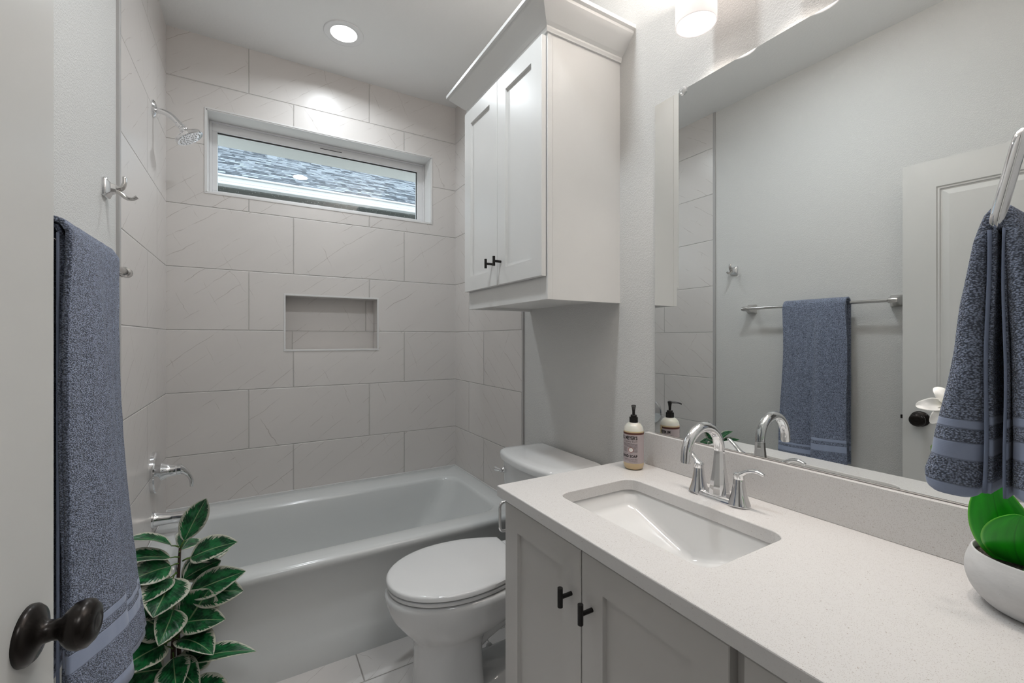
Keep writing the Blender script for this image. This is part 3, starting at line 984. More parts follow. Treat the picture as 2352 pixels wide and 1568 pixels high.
def shaker(name, parent, xf, y0, y1, z0, z1, mat, rail=.062, th=.0195, rec=.009, stile=None):
    """shaker door facing -X: xf is its outer face"""
    stile = stile or rail
    bm = new_bm()
    xb = xf + th
    yo = [y0, y0 + stile, y1 - stile, y1]; zo = [z0, z0 + rail, z1 - rail, z1]
    def v(x, y, z): return bm.verts.new((x, y, z))
    b = .0016
    outer0 = [v(xb, y0, z0), v(xb, y1, z0), v(xb, y1, z1), v(xb, y0, z1)]
    outer1 = [v(xf + b, y0, z0), v(xf + b, y1, z0), v(xf + b, y1, z1), v(xf + b, y0, z1)]
    outer2 = [v(xf, y0 + b, z0 + b), v(xf, y1 - b, z0 + b), v(xf, y1 - b, z1 - b), v(xf, y0 + b, z1 - b)]
    in0 = [v(xf, yo[1], zo[1]), v(xf, yo[2], zo[1]), v(xf, yo[2], zo[2]), v(xf, yo[1], zo[2])]
    s = .002
    in1 = [v(xf + rec, yo[1] + s, zo[1] + s), v(xf + rec, yo[2] - s, zo[1] + s), v(xf + rec, yo[2] - s, zo[2] - s), v(xf + rec, yo[1] + s, zo[2] - s)]
    rs = [outer0, outer1, outer2, in0, in1]
    for i in range(4):
        for k in range(4):
            bm.faces.new((rs[i][k], rs[i][(k + 1) % 4], rs[i + 1][(k + 1) % 4], rs[i + 1][k]))
    bm.faces.new(in1); bm.faces.new(list(reversed(outer0)))
    return done(name, bm, mat, parent)
def t_knob(parent, x, y, z, L=.036, r=.0052, out=.03):
    bm = new_bm()
    tube(bm, [(x, y, z), (x - out, y, z)], .0048, 16)
    tube(bm, [(x - out, y, z - L / 2), (x - out, y, z + L / 2)], r, 20)
    return done('knob', bm, M['black'], parent, auto=.7)
fx = .8035
d = shaker('door', wc, fx, 1.4725, 1.7705, 1.460, 2.2445, M['cab'], th=.0172)
t_knob(d, fx, 1.509, 1.546)
d = shaker('door', wc, fx, 1.1705, 1.4695, 1.460, 2.2445, M['cab'], th=.0172)
t_knob(d, fx, 1.442, 1.546)
# crown: profile of (projection, height) swept round three sides with mitres
bm = new_bm()
prof = [(-.002, 2.252), (.006, 2.252), (.007, 2.2555), (.010, 2.262), (.010, 2.268), (.020, 2.276), (.044, 2.300), (.066, 2.322), (.068, 2.330), (.078, 2.333), (.078, 2.346), (.0, 2.346)]
rings = []
for pr, z in prof:
    rings.append([(WR, cy0 - pr, z), (cx0 - pr, cy0 - pr, z), (cx0 - pr, cy1 + pr, z), (WR, cy1 + pr, z)])
R = [[bm.verts.new(p) for p in r] for r in rings]
for i in range(len(R) - 1):
    for k in range(3):
        bm.faces.new((R[i][k], R[i][k + 1], R[i + 1][k + 1], R[i + 1][k]))
bm.faces.new(R[-1]); bm.faces.new(list(reversed(R[0])))
bm.faces.new([r[0] for r in R]); bm.faces.new([r[3] for r in reversed(R)])
done('crown_moulding', bm, M['cab'], wc)

# ================================================================== VANITY
CT = .839                         # counter top height
VX = .612                         # outer face of the doors
vc = empty('vanity_cabinet', (.88, .57, 0), 'off-white vanity cabinet with shaker doors below the quartz countertop', 'cabinet')
bm = new_bm()
zt = CT - .0308
box(bm, VX + .0215, WR - .001, 1.0565, 1.0745, .10, zt); box(bm, VX + .0215, WR - .001, YF + .002, YF + .020, .10, zt)
box(bm, VX + .0215, WR - .001, YF + .02, 1.0565, .10, .118); box(bm, WR - .012, WR - .001, YF + .02, 1.0565, .118, zt)
box(bm, VX + .0215, VX + .0405, YF + .02, 1.0565, zt - .035, zt); box(bm, VX + .0215, VX + .0405, .37, .40, .118, zt - .035)
box(bm, VX + .0215, VX + .0405, YF + .02, YF + .05, .118, zt - .035); box(bm, VX + .0215, VX + .0405, 1.02, 1.0565, .118, zt - .035)
box(bm, VX + .075, WR - .001, YF + .002, 1.0745, 0, .10)
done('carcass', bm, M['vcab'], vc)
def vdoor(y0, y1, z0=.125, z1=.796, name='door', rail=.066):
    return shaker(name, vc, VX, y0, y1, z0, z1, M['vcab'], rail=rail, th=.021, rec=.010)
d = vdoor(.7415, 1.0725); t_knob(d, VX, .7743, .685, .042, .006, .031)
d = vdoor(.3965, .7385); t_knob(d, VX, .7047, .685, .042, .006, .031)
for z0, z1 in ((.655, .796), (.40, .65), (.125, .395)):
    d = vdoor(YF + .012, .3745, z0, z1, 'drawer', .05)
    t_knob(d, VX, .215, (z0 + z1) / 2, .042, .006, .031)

# countertop with a rounded sink cut-out
CX0, CY0, CY1, CX1 = .594, YF + .001, 1.090, WR - .001
sx0, sx1, sy0, sy1, sr = .700, .968, .496, .943, .034
ct = empty('countertop', (.87, .57, CT - .03), 'white speckled quartz countertop on the vanity cabinet', 'countertop')
bm = new_bm()
ocx, ocy, ohx, ohy = (CX0 + CX1) / 2, (CY0 + CY1) / 2, (CX1 - CX0) / 2, (CY1 - CY0) / 2
hcx, hcy, hhx, hhy = (sx0 + sx1) / 2, (sy0 + sy1) / 2, (sx1 - sx0) / 2, (sy1 - sy0) / 2
outr = lambda z, i=0: [(x, y, z) for x, y in rrect(ocx, ocy, ohx - i, ohy - i, .003, 6, 8)]
inr = lambda z, i=0: [(x, y, z) for x, y in rrect(hcx, hcy, hhx + i, hhy + i, sr, 6, 8)]
TK = .030
loft(bm, [inr(CT - TK), inr(CT - .002), inr(CT - .0006, .0008), inr(CT, .002), outr(CT, .0025), outr(CT - .0008, .0008), outr(CT - .0025), outr(CT - TK + .0015), outr(CT - TK, .0015), inr(CT - TK)])
bmesh.ops.remove_doubles(bm, verts=bm.verts, dist=1e-6)
done('slab', bm, M['quartz'], ct)
bs = None
bm = new_bm(); box(bm, 1.1235, WR - .0005, YF + .001, 1.030, CT + .0002, .9435, .0012)
tag(done('backsplash', bm, M['quartz']), 'speckled quartz backsplash strip standing on the countertop below the mirror', 'backsplash')

# sink
sk = empty('sink', (hcx, hcy, .69), 'white rectangular undermount sink with a sloping floor, set in the countertop', 'sink')
ZT = CT - TK - .0004
def floor_z(y):
    return .690 + .072 * min(1, abs(y - hcy + .0) / .20) ** 1.05
bm = new_bm()
def sring(ins, z=None, dz=0, r=sr):
    pts = rrect(hcx, hcy, hhx - ins, hhy - ins, r, 6, 8)
    return [(x, y, (z if z is not None else floor_z(y) + dz)) for x, y in pts]
rg = [[(x, y, ZT) for x, y in rrect(hcx, hcy, hhx + .02, hhy + .02, sr, 6, 8)], sring(-.003, ZT), sring(-.002, ZT - .012), sring(.004, None, .028), sring(.007, None, .012, .03), sring(.014, None, .003, .026), sring(.024, None, 0, .02)]
for s in (.8, .6, .4, .22):
    rg.append([(hcx + (x - hcx) * s, hcy + (y - hcy) * s, floor_z(hcy + (y - hcy) * s)) for x, y in rrect(hcx, hcy, hhx - .024, hhy - .024, .02, 6, 8)])
loft(bm, rg, cap1=True)
o = done('basin', bm, M['sinkw'], sk, smooth=True)
solidify(o, .006, -1)
bm = new_bm(); lathe(bm, (hcx, hcy, .691), (0, 0, 1), [(.030, 0), (.030, .003), (.022, .004), (.018, .001), (0, .001)], 32)
done('drain', bm, M['chrome'], sk, auto=.5)

# ================================================================== FAUCET
FX, FY = 1.043, .705
fa = empty('faucet', (FX, FY, CT), 'chrome high-arc faucet with two lever handles behind the sink', 'faucet')
bm = new_bm()
prof = [(1.0, 0.0), (1.0, .003), (.97, .006), (.86, .011), (.70, .014)]
rings = []
for s, h in prof:
    ring = []
    for k in range(64):
        a = 2 * pi * k / 64
        cy_, sy_ = cos(a), sin(a)
        ring.append((FX + (.0275 * s) * math.copysign(abs(sy_) ** .85, sy_), FY + (.083 - .028 * (1 - s)) * math.copysign(abs(cy_) ** .8, cy_), CT + h))
    rings.append(ring)
loft(bm, rings, True, True)
done('base_plate', bm, M['chrome'], fa, auto=.7)
bm = new_bm()
lathe(bm, (FX + .002, FY, CT + .008), (0, 0, 1), [(.0265, 0), (.026, .010), (.022, .040), (.0165, .075), (.0138, .105), (.0132, .117), (.0126, .118), (.0126, .119)], 10, ref=(1, 0, 0))
done('spout_base', bm, M['chrome'], fa, auto=.35)
bm = new_bm()
R_ = .0655
zc_ = .966
cxs = FX + .002 - R_
pts = [(FX + .002, FY, CT + .127)] + [(cxs + R_ * cos(a), FY, zc_ + R_ * sin(a)) for a in [pi * k / 24 for k in range(0, 25)]] + [(cxs - R_ - .0015, FY, zc_ - .012)]
tube(bm, pts, .0128, 24, cap=True)
tube(bm, [pts[-1], (cxs - R_ - .002, FY, zc_ - .016)], .0112, 24)
done('spout', bm, M['chrome'], fa, auto=.8)
for s, yy in ((-1, .648), (1, .762)):
    bm = new_bm()
    lathe(bm, (FX - .003, yy, CT + .006), (0, 0, 1), [(.0262, 0), (.023, .008), (.0175, .026), (.0140, .048), (.0128, .060), (.0125, .061), (.0125, .062), (.0128, .0628), (.0128, .072), (.011, .0745), (0, .0745)], 32)
    done('handle_body', bm, M['chrome'], fa, auto=.5)
    bm = new_bm()
    if s < 0:
        pl = smooth_path([(FX - .004, yy + .008, CT + .074), (FX - .003, yy - .004, CT + .079), (FX - .001, yy - .022, CT + .091), (FX, yy - .042, CT + .095), (FX + .001, yy - .060, CT + .090)], 6)
    else:
        pl = smooth_path([(FX - .004, yy - .008, CT + .074), (FX - .003, yy + .003, CT + .080), (FX - .003, yy + .018, CT + .095), (FX - .004, yy + .034, CT + .108), (FX - .005, yy + .044, CT + .113)], 6)
    tube(bm, pl, lerp_list([.0095, .010, .0072, .0068, .0060, .0045], len(pl)), 20, flat=(.72, 1.15))
    done('lever', bm, M['chrome'], fa, smooth=True)

# ================================================================== SOAP BOTTLE
BXs, BYs, BR = 1.052, 1.010, .0315
so = empty('soap_bottle', (BXs, BYs, CT), 'hand soap pump bottle with mauve label on the countertop corner', 'bottle')
def m_bottle():
    k = N('frosted_soap_plastic')
    z = k.sep(k.gen())[2]
    f = k.step(z, CT + .121, CT + .124)
    c = k.mix(f, (.60, .47, .28), (.70, .69, .62))
    return k.bsdf(c, .28, spec=.5, sss=.25)
M['bottle'] = m_bottle()
bm = new_bm()
lathe(bm, (BXs, BYs, CT), (0, 0, 1), [(0, .001), (.022, 0), (.0265, .002), (.0300, .007), (BR, .016), (BR, .112), (.0312, .123), (.0285, .134), (.0225, .1425), (.0150, .147), (.0125, .148), (.0125, .156)], 48)
bmesh.ops.delete(bm, geom=[f for f in bm.faces if len(f.verts) > 4], context='FACES')
done('bottle_body', bm, M['bottle'], so, smooth=True)
bm = new_bm()
lathe(bm, (BXs, BYs, CT), (0, 0, 1), [(.0135, .147), (.0135, .163), (.0130, .1645), (.0098, .165), (.0098, .170), (.0088, .1715), (.004, .1715)], 40)
done('collar', bm, M['black'], so, auto=.4)
bm = new_bm()
lathe(bm, (BXs, BYs, CT), (0, 0, 1), [(.0042, .170), (.0045, .182), (.0062, .194), (.0075, .198), (.0072, .2015), (.004, .203), (0, .203)], 24)
# nozzle, pointing at the sink and a little to the viewer
nd = Vector((-.72, -.69, 0)).normalized()
c0 = Vector((BXs, BYs, CT + .1985))
pl = smooth_path([c0 + nd * -.004, c0 + nd * .014, c0 + nd * .028 + Vector((0, 0, -.001)), c0 + nd * .038 + Vector((0, 0, -.005))], 5)
tube(bm, pl, lerp_list([.0058, .0055, .0045, .0036], len(pl)), 14, flat=(.6, 1.2))
done('pump', bm, M['black'], so, auto=.6)
th0 = atan2(-BYs, -BXs)            # direction from the bottle towards the camera
def arc_patch(bm, a0, a1, z0, z1, r, n=40):
    grid(bm, lambda u, v: (BXs + r * cos(a0 + (a1 - a0) * u), BYs + r * sin(a0 + (a1 - a0) * u), CT + z0 + (z1 - z0) * v), n, 1)
M['label'] = plain('mauve_label', (.46, .395, .40), .5)
M['label_brown'] = plain('brown_label_band', (.10, .030, .020), .5)
M['ink'] = plain('label_ink', (.025, .02, .02), .6)
M['label_white'] = plain('label_white', (.78, .76, .72), .6)
bm = new_bm(); arc_patch(bm, th0 - 3.0, th0 + 2.6, .022, .1125, BR + .0002)
lb = done('label', bm, M['label'], so, smooth=True)
bm = new_bm(); arc_patch(bm, th0 - 3.0, th0 + 2.6, .1125, .1185, BR + .0003)
done('label_band', bm, M['label_brown'], lb, smooth=True)
def bent_text(name, txt, size, ang_right, z, mat, parent, r=None, width=None, bold=.0):
    r = r or BR + .0005
    cu = bpy.data.curves.new(name, 'FONT'); cu.body = txt; cu.size = 1; cu.resolution_u = 3; cu.offset = bold
    o = bpy.data.objects.new(name, cu); COL.objects.link(o)
    dg = bpy.context.evaluated_depsgraph_get()
    me = bpy.data.meshes.new_from_object(o.evaluated_get(dg))
    bpy.data.objects.remove(o); bpy.data.curves.remove(cu)
    xs = [v.co.x for v in me.vertices]; ys = [v.co.y for v in me.vertices]
    wx = max(xs) - min(xs); hy = max(ys) - min(ys)
    sc = size / hy
    sw = (width / wx) if width else sc
    b = bmesh.new(); b.from_mesh(me)
    for v in b.verts:
        a = ang_right + ((v.co.x - max(xs)) * sw) / r
        zz = z + (v.co.y - min(ys)) * sc
        v.co = (BXs + r * cos(a), BYs + r * sin(a), CT + zz)
    bpy.data.meshes.remove(me)
    return done(name, b, mat, parent, recalc=False)
AR = th0 + .37
bent_text('lettering', "MRS. MEYER'S", .0100, radians(22), .0975, M['ink'], lb, width=.036, bold=.03)
bent_text('lettering', "MRS. MEYER'S", .0125, AR, .0965, M['ink'], lb, width=.066, bold=.035)
bent_text('lettering', "CLEAN DAY", .0050, AR, .0885, M['ink'], lb, width=.046)
bent_text('lettering', "HAND SOAP", .0092, AR, .0405, M['ink'], lb, width=.056, bold=.035)
bent_text('lettering', "OLIVE OIL & ALOE VERA", .0030, AR, .0335, M['ink'], lb, width=.046)
bent_text('lettering', "12.5 FL OZ (370 mL)", .0030, AR, .0262, M['ink'], lb, width=.026)
bm = new_bm()                        # lines of unreadable small print, as fine broken dashes
rs = random.Random(3)
for zz, aw, al in ((.0838, 1.5, AR), (.0805, 1.5, AR), (.0772, 1.5, AR), (.0738, 1.3, AR), (.0690, .42, AR), (.0655, .42, AR), (.0620, .42, AR), (.0585, .42, AR), (.0690, .5, AR - 1.0), (.0655, .5, AR - 1.0), (.0620, .5, AR - 1.0), (.0585, .5, AR - 1.0)):
    a = al
    while a > al - aw:
        wd = rs.uniform(.03, .10)
        arc_patch(bm, a - wd, a, zz, zz + .0013, BR + .0005, 3)
        a -= wd + .025
done('small_print', bm, M['ink'], lb)
for zz in (.0528, .0308):
    bm = new_bm(); arc_patch(bm, AR - 1.5, AR, zz, zz + .0004, BR + .0005, 20)
    done('rule_line', bm, M['ink'], lb)
def round_patch(name, r0, r1, mat, rr):
    bm = new_bm()
    n = 32
    ca, cz = AR - .64, .0650
    A = [bm.verts.new((BXs + rr * cos(ca + r1 * cos(2 * pi * k / n) / BR), BYs + rr * sin(ca + r1 * cos(2 * pi * k / n) / BR), CT + cz + r1 * sin(2 * pi * k / n))) for k in range(n)]
    if r0 == 0:
        c = bm.verts.new((BXs + rr * cos(ca), BYs + rr * sin(ca), CT + cz))
        for k in range(n): bm.faces.new((A[k], A[(k + 1) % n], c))
    else:
        B = [bm.verts.new((BXs + rr * cos(ca + r0 * cos(2 * pi * k / n) / BR), BYs + rr * sin(ca + r0 * cos(2 * pi * k / n) / BR), CT + cz + r0 * sin(2 * pi * k / n))) for k in range(n)]
        for k in range(n): bm.faces.new((A[k], A[(k + 1) % n], B[(k + 1) % n], B[k]))
    done(name, bm, mat, lb, recalc=False)
M['ring_red'] = plain('label_red_ring', (.30, .07, .05), .5)
round_patch('round_seal', 0, .0075, M['label_white'], BR + .0006)
round_patch('seal_ring', .0066, .0080, M['ring_red'], BR + .0008)

# ================================================================== TOILET
TY = 1.452
to = empty('toilet', (.75, TY, 0), 'white two-piece toilet with closed lid between bathtub and vanity', 'toilet')
def egg(xf, xb, hw, z, n=56, back=.62, yc=TY, shift=.56):
    """elongated outline: rounded front at xf, squarer back at xb"""
    pts = []
    L = xb - xf
    xm = xf + L * shift
    for k in range(n):
        a = 2 * pi * k / n
        c, s = cos(a), sin(a)
        if c < 0:   # front half
            x = xm - (xm - xf) * abs(c) ** 1.0
            y = hw * math.copysign(abs(s) ** .92, s)
        else:
            x = xm + (xb - xm) * abs(c) ** .55
            y = hw * math.copysign(abs(s) ** .45, s) * (1 - (1 - back) * max(0, (x - xm) / (xb - xm)) ** 1.6)
        pts.append((x, yc + y, z))
    return pts
# bowl + pedestal as one lofted body
bm = new_bm()
rg = [egg(.462, .712, .116, 0.0, back=.97, shift=.45), egg(.460, .713, .115, .010, back=.97, shift=.45), egg(.468, .709, .109, .03, back=.97, shift=.45), egg(.474, .704, .104, .12, back=.97, shift=.45),
      egg(.475, .702, .102, .19, back=.97, shift=.46), egg(.471, .715, .106, .225, back=.95, shift=.5), egg(.452, .76, .126, .250, back=.9, shift=.52), egg(.428, .83, .150, .28, back=.85, shift=.55), egg(.394, .90, .172, .325, back=.8), egg(.381, .92, .182, .360, back=.8),
      egg(.376, .92, .187, .385, back=.8), egg(.377, .92, .187, .397, back=.8), egg(.385, .915, .181, .404, back=.8), egg(.42, .90, .15, .404, back=.8)]
loft(bm, rg, cap0=True, cap1=True)
done('bowl', bm, M['porcelain'], to, smooth=True)
bm = new_bm()
pl = smooth_path([(.66, TY, .16), (.74, TY, .215), (.83, TY, .235), (.91, TY, .19), (.94, TY, .10), (.94, TY, .02)], 6)
tube(bm, pl, lerp_list([.055, .062, .062, .060, .058, .060], len(pl)), 20)
done('trapway', bm, M['porcelain'], to, smooth=True)
bm = new_bm()
fr_ = lambda z, i: [(x, y, z) for x, y in rrect(.845, TY, .165 - i, .105 - i, .05, 6, 4)]
loft(bm, [fr_(0, 0), fr_(.012, .001), fr_(.030, .010), (fr_(.048, .032)), fr_(.056, .055)], True, True)
done('foot', bm, M['porcelain'], to, auto=.9)
for s in (-1, 1):
    bm = new_bm(); lathe(bm, (.80, TY + s * .078, .036), (0, 0, 1), [(.014, 0), (.013, .010), (.008, .017), (0, .019)], 20)
    done('bolt_cap', bm, M['porcelain'], to, smooth=True)
bm = new_bm(); box(bm, .86, 1.125, TY - .12, TY + .12, .25, .404, .02, 3)
done('tank_shelf', bm, M['porcelain'], to, auto=.6)
bm = new_bm()
for z, i in ((.407, .004), (.409, 0), (.420, 0), (.4225, .004)):
    pass
SEAT_BM = bm
bm = new_bm()
LIDP = [(z, i) for z, i in ((.4275, .004), (.4300, 0), (.4415, 0), (.4455, .004), (.4470, .010), (.4478, .03), (.4482, .07))]

for s in (-1, 1):
    bm = new_bm(); box(bm, .858, .90, TY + s * .075 - .022, TY + s * .075 + .022, .404, .437, .008, 3)
    done('hinge_cap', bm, M['porcelain'], to, auto=.6)
def lid_ring(xf, xb, hw, z, n=56, wb=.118, ins=0):
    xm = xf + (xb - xf) * .50
    pts = []
    for k in range(n + 1):
        a = pi / 2 + pi * k / n
        pts.append((xm + (xm - xf - ins) * cos(a), TY + (hw - ins) * math.copysign(abs(sin(a)) ** .96, sin(a)), z))
    m = 18
    side_ = []
    for k in range(1, m + 1):
        t = k / m
        side_.append((xm + (xb - ins - xm) * t, (hw - ins) - (hw - wb) * t ** 2.1))
    pts += [(x, TY - y, z) for x, y in side_]
    pts += [(x, TY + y, z) for x, y in reversed(side_)]
    return pts
def tank_ring(xf, bow, hw, z, xb=1.128):
    pts = []
    n = 24
    for k in range(n + 1):
        s = -1 + 2 * k / n
        e = abs(s) ** 3.2
        pts.append((xf + bow * s * s + .018 * abs(s) ** 14, TY + hw * s * (1 - .0 * e), z))
    pts += [(xb - .03, TY + hw, z), (xb, TY + hw - .008, z), (xb, TY, z), (xb, TY - hw + .008, z), (xb - .03, TY - hw, z)]
    return pts
bm = new_bm()
loft(bm, [lid_ring(.384, .858, .182, z, ins=i) for z, i in ((.4095, .005), (.4115, .001), (.4205, 0), (.4232, .004))], True, True)
done('seat', bm, M['porcelain'], to, auto=.7)
bm = new_bm()
loft(bm, [lid_ring(.381, .858, .185, z, ins=i) for z, i in LIDP], True, True)
done('lid', bm, M['porcelain'], to, auto=.8)
# tank with a bowed front
bm = new_bm()
loft(bm, [tank_ring(.925, .025, .185, .405), tank_ring(.91, .028, .195, .43), tank_ring(.902, .03, .204, .60), tank_ring(.898, .03, .208, .742)], True, True)
done('tank', bm, M['porcelain'], to, auto=.7)
bm = new_bm()
loft(bm, [tank_ring(.892, .032, .213, .742), tank_ring(.884, .034, .218, .747), tank_ring(.882, .034, .220, .765), tank_ring(.886, .034, .217, .775), tank_ring(.896, .034, .209, .7795), tank_ring(.93, .030, .18, .7812)], True, True)
done('tank_lid', bm, M['porcelain'], to, auto=.8)
bm = new_bm()
lathe(bm, (.918, TY + .155, .702), (-1, 0, 0), [(.012, 0), (.012, .012), (.009, .016), (.008, .026), (.0, .027)], 20)
tube(bm, [(.897, TY + .152, .702), (.890, TY + .165, .702), (.886, TY + .188, .702)], [.007, .0065, .010], 12, flat=(1, .55))
done('flush_lever', bm, M['chrome'], to, auto=.6)

# ================================================================== TOILET PAPER HOLDER
tp = empty('toilet_paper_holder', (.66, 1.075, .775), 'chrome open-ring toilet paper holder on the vanity side panel', 'holder')
bm = new_bm()
yy = 1.118
ring = round_corners([(.672, yy, .775), (.620, yy, .775), (.620, yy, .690), (.75, yy, .690)], .016)
tube(bm, ring, .0042, 14)
done('ring', bm, M['chrome'], tp, auto=.9)
bm = new_bm(); tube(bm, [(.672, 1.0745, .775), (.672, yy + .006, .775)], .007, 16); lathe(bm, (.672, 1.0745, .775), (0, 1, 0), [(.022, 0), (.021, .007), (.009, .012)], 28)
done('post', bm, M['chrome'], tp, auto=.5)

# ================================================================== TOWEL RING + HAND TOWEL (on the front wall)
RX0, RX1 = .560, .705
tr = empty('towel_ring', (.633, YF, 1.43), 'chrome square-cornered towel ring by the right edge of the mirror', 'towel ring')
bm = new_bm()
def ry(z): return .1145 - (z - 1.352) * .21
def rp(x, z): return (x, ry(z), z)
zt_, zb_ = 1.432, 1.352
c_ = .012
loop = round_corners([rp(.633, zt_), rp(RX0, zt_), rp(RX0, zb_), rp(RX1, zb_), rp(RX1, zt_), rp(.633, zt_)], .013)
tube(bm, loop, .0052, 18, cap=False)
done('ring', bm, M['chrome'], tr, smooth=True)
bm = new_bm()
tube(bm, [(.633, YF, zt_), (.633, ry(zt_) + .006, zt_)], .008, 18)
rings = [[(.633 + a, YF + d, zt_ + b) for a, b in rrect(0, 0, s, s, .005 * s / .026, 4, 2)] for s, d in ((.026, 0), (.026, .006), (.022, .010), (.012, .022))]
loft(bm, rings, True, True)
done('mount', bm, M['chrome'], tr, auto=.6)

ht = empty('hand_towel', (.62, .12, 1.355), 'small blue terry hand towel hanging on the towel ring', 'towel')
HZ0, HZT = 1.118, 1.372
def interp(tab, z):
    for (z0, a), (z1, b) in zip(tab, tab[1:]):
        if z0 >= z >= z1: return a + (b - a) * (z0 - z) / (z0 - z1)
    return tab[0][1] if z > tab[0][0] else tab[-1][1]
TAB = {1: ([(1.372, .1150), (1.362, .1168), (1.33, .1178), (1.16, .1180), (1.14, .1195), (1.118, .1245)],
           [(1.372, .1190), (1.366, .1225), (1.34, .1275), (1.286, .1365), (1.246, .1412), (1.205, .1480), (1.18, .1515), (1.145, .1565), (1.128, .1615), (1.118, .1610)]),
       -1: ([(1.374, .1135), (1.362, .1110), (1.33, .1092), (1.284, .1070), (1.21, .1045), (1.134, .1040), (1.118, .1040)],
            [(1.374, .1080), (1.366, .1030), (1.34, .0960), (1.286, .0850), (1.20, .0740), (1.118, .0690)])}
def flap(side, seed, zb):
    """closed, pillowy folded flap; side +1 is the face towards the room, -1 the wall side"""
    nc, nl, nz = 14, 26, 130
    bm = new_bm()
    uvl = bm.loops.layers.uv.verify()
    rings = []
    ti, to_ = TAB[side]
    for j in range(nz + 1):
        v = j / nz
        z = zb + (HZT - zb) * v
        ya, yb = sorted((interp(ti, z), interp(to_, z)))
        k = (HZT - z) / (HZT - HZ0)
        e = min(1, v / .03); e = .75 + .25 * sqrt(max(0, 1 - (1 - e) ** 2))
        cy, hy = (ya + yb) / 2, (yb - ya) / 2 * e
        ex = min(.014, hy * 1.15)
        x0, x1 = .5535 - .003 * k + .016 * max(0, 1 - (HZT - z) / .032) ** 1.5 + ex, .706 + .004 * k - ex
        pts = []
        for q in range(nc): a = pi / 2 + pi * q / nc; pts.append((x0 + ex * cos(a), cy + hy * sin(a)))
        for q in range(nl): pts.append((x0 + (x1 - x0) * q / nl, cy - hy))
        for q in range(nc): a = -pi / 2 + pi * q / nc; pts.append((x1 + ex * cos(a), cy + hy * sin(a)))
        for q in range(nl): pts.append((x1 + (x0 - x1) * q / nl, cy + hy))
        ring = []
        for x, y in pts:
            y2 = y + .0018 * noise.noise((x * 22, z * 16, seed)) * min(1, 2 * k)
            x2 = x + .0012 * noise.noise((y * 90, z * 30, seed + 5)) * min(1, 2 * k)
            zz = z + (y - min(ya, yb)) * .05 * side * (1 - v) ** 3 * (1 if side > 0 else 0)
            ring.append(bm.verts.new((x2, y2, zz)))
        rings.append(ring)
    n = len(rings[0])
    for j in range(nz):
        v0, v1 = (HZT - zb) * j / nz, (HZT - zb) * (j + 1) / nz
        for q in range(n):
            q2 = (q + 1) % n
            f = bm.faces.new((rings[j][q], rings[j][q2], rings[j + 1][q2], rings[j + 1][q]))
            for lp, vv_ in zip(f.loops, (v0, v0, v1, v1)): lp[uvl].uv = (q * .004, vv_)
    bm.faces.new(list(reversed(rings[0]))); bm.faces.new(rings[-1])
    return bm
done('front_fold', flap(1, 1.0, HZ0 - .007), M['towel_small'], ht, smooth=True)
done('back_fold', flap(-1, 2.0, HZ0 + .000), M['towel_small'], ht, smooth=True)
# the loop of cloth through the ring, and the inner layers whose bound edges show between the folds
bm = new_bm()
def sad(u, v):
    a = pi * v
    return (.5600 + .145 * u, .1145 + .0050 * cos(a), 1.352 + .0125 * sin(a) + (.004 if u > .1 else 0))
grid(bm, sad, 30, 16, lambda u, v: (.15 * u, .2 + .05 * v))
o = done('saddle', bm, M['towel_small'], ht, smooth=True, recalc=False); solidify(o, .006)
for yy_, dz, th_, bulge in ((.1150, .001, .0042, .0028), (.1072, .000, .0018, -.0010)):
    bm = new_bm()
    def sheet(u, v, yy_=yy_, dz=dz, bulge=bulge):
        z = HZ0 + dz + (1.350 - HZ0 - dz) * v
        k = 1 - v
        return (.5555 + .145 * u, yy_ + bulge * k + .0006 * sin(9 * v + yy_ * 300), z)
    grid(bm, sheet, 24, 60, lambda u, v: (.15 * u, .24 * v))
    o = done('inner_layer', bm, M['towel_small'], ht, smooth=True, recalc=False); solidify(o, th_)
    bm = new_bm()
    tube(bm, [Vector(sheet(0, k / 30)) + Vector((-.0012, th_ * .35, 0)) for k in range(31)], .0014 if th_ > .003 else .0010, 10)
    done('selvedge', bm, M['towel_edge'], ht, smooth=True)

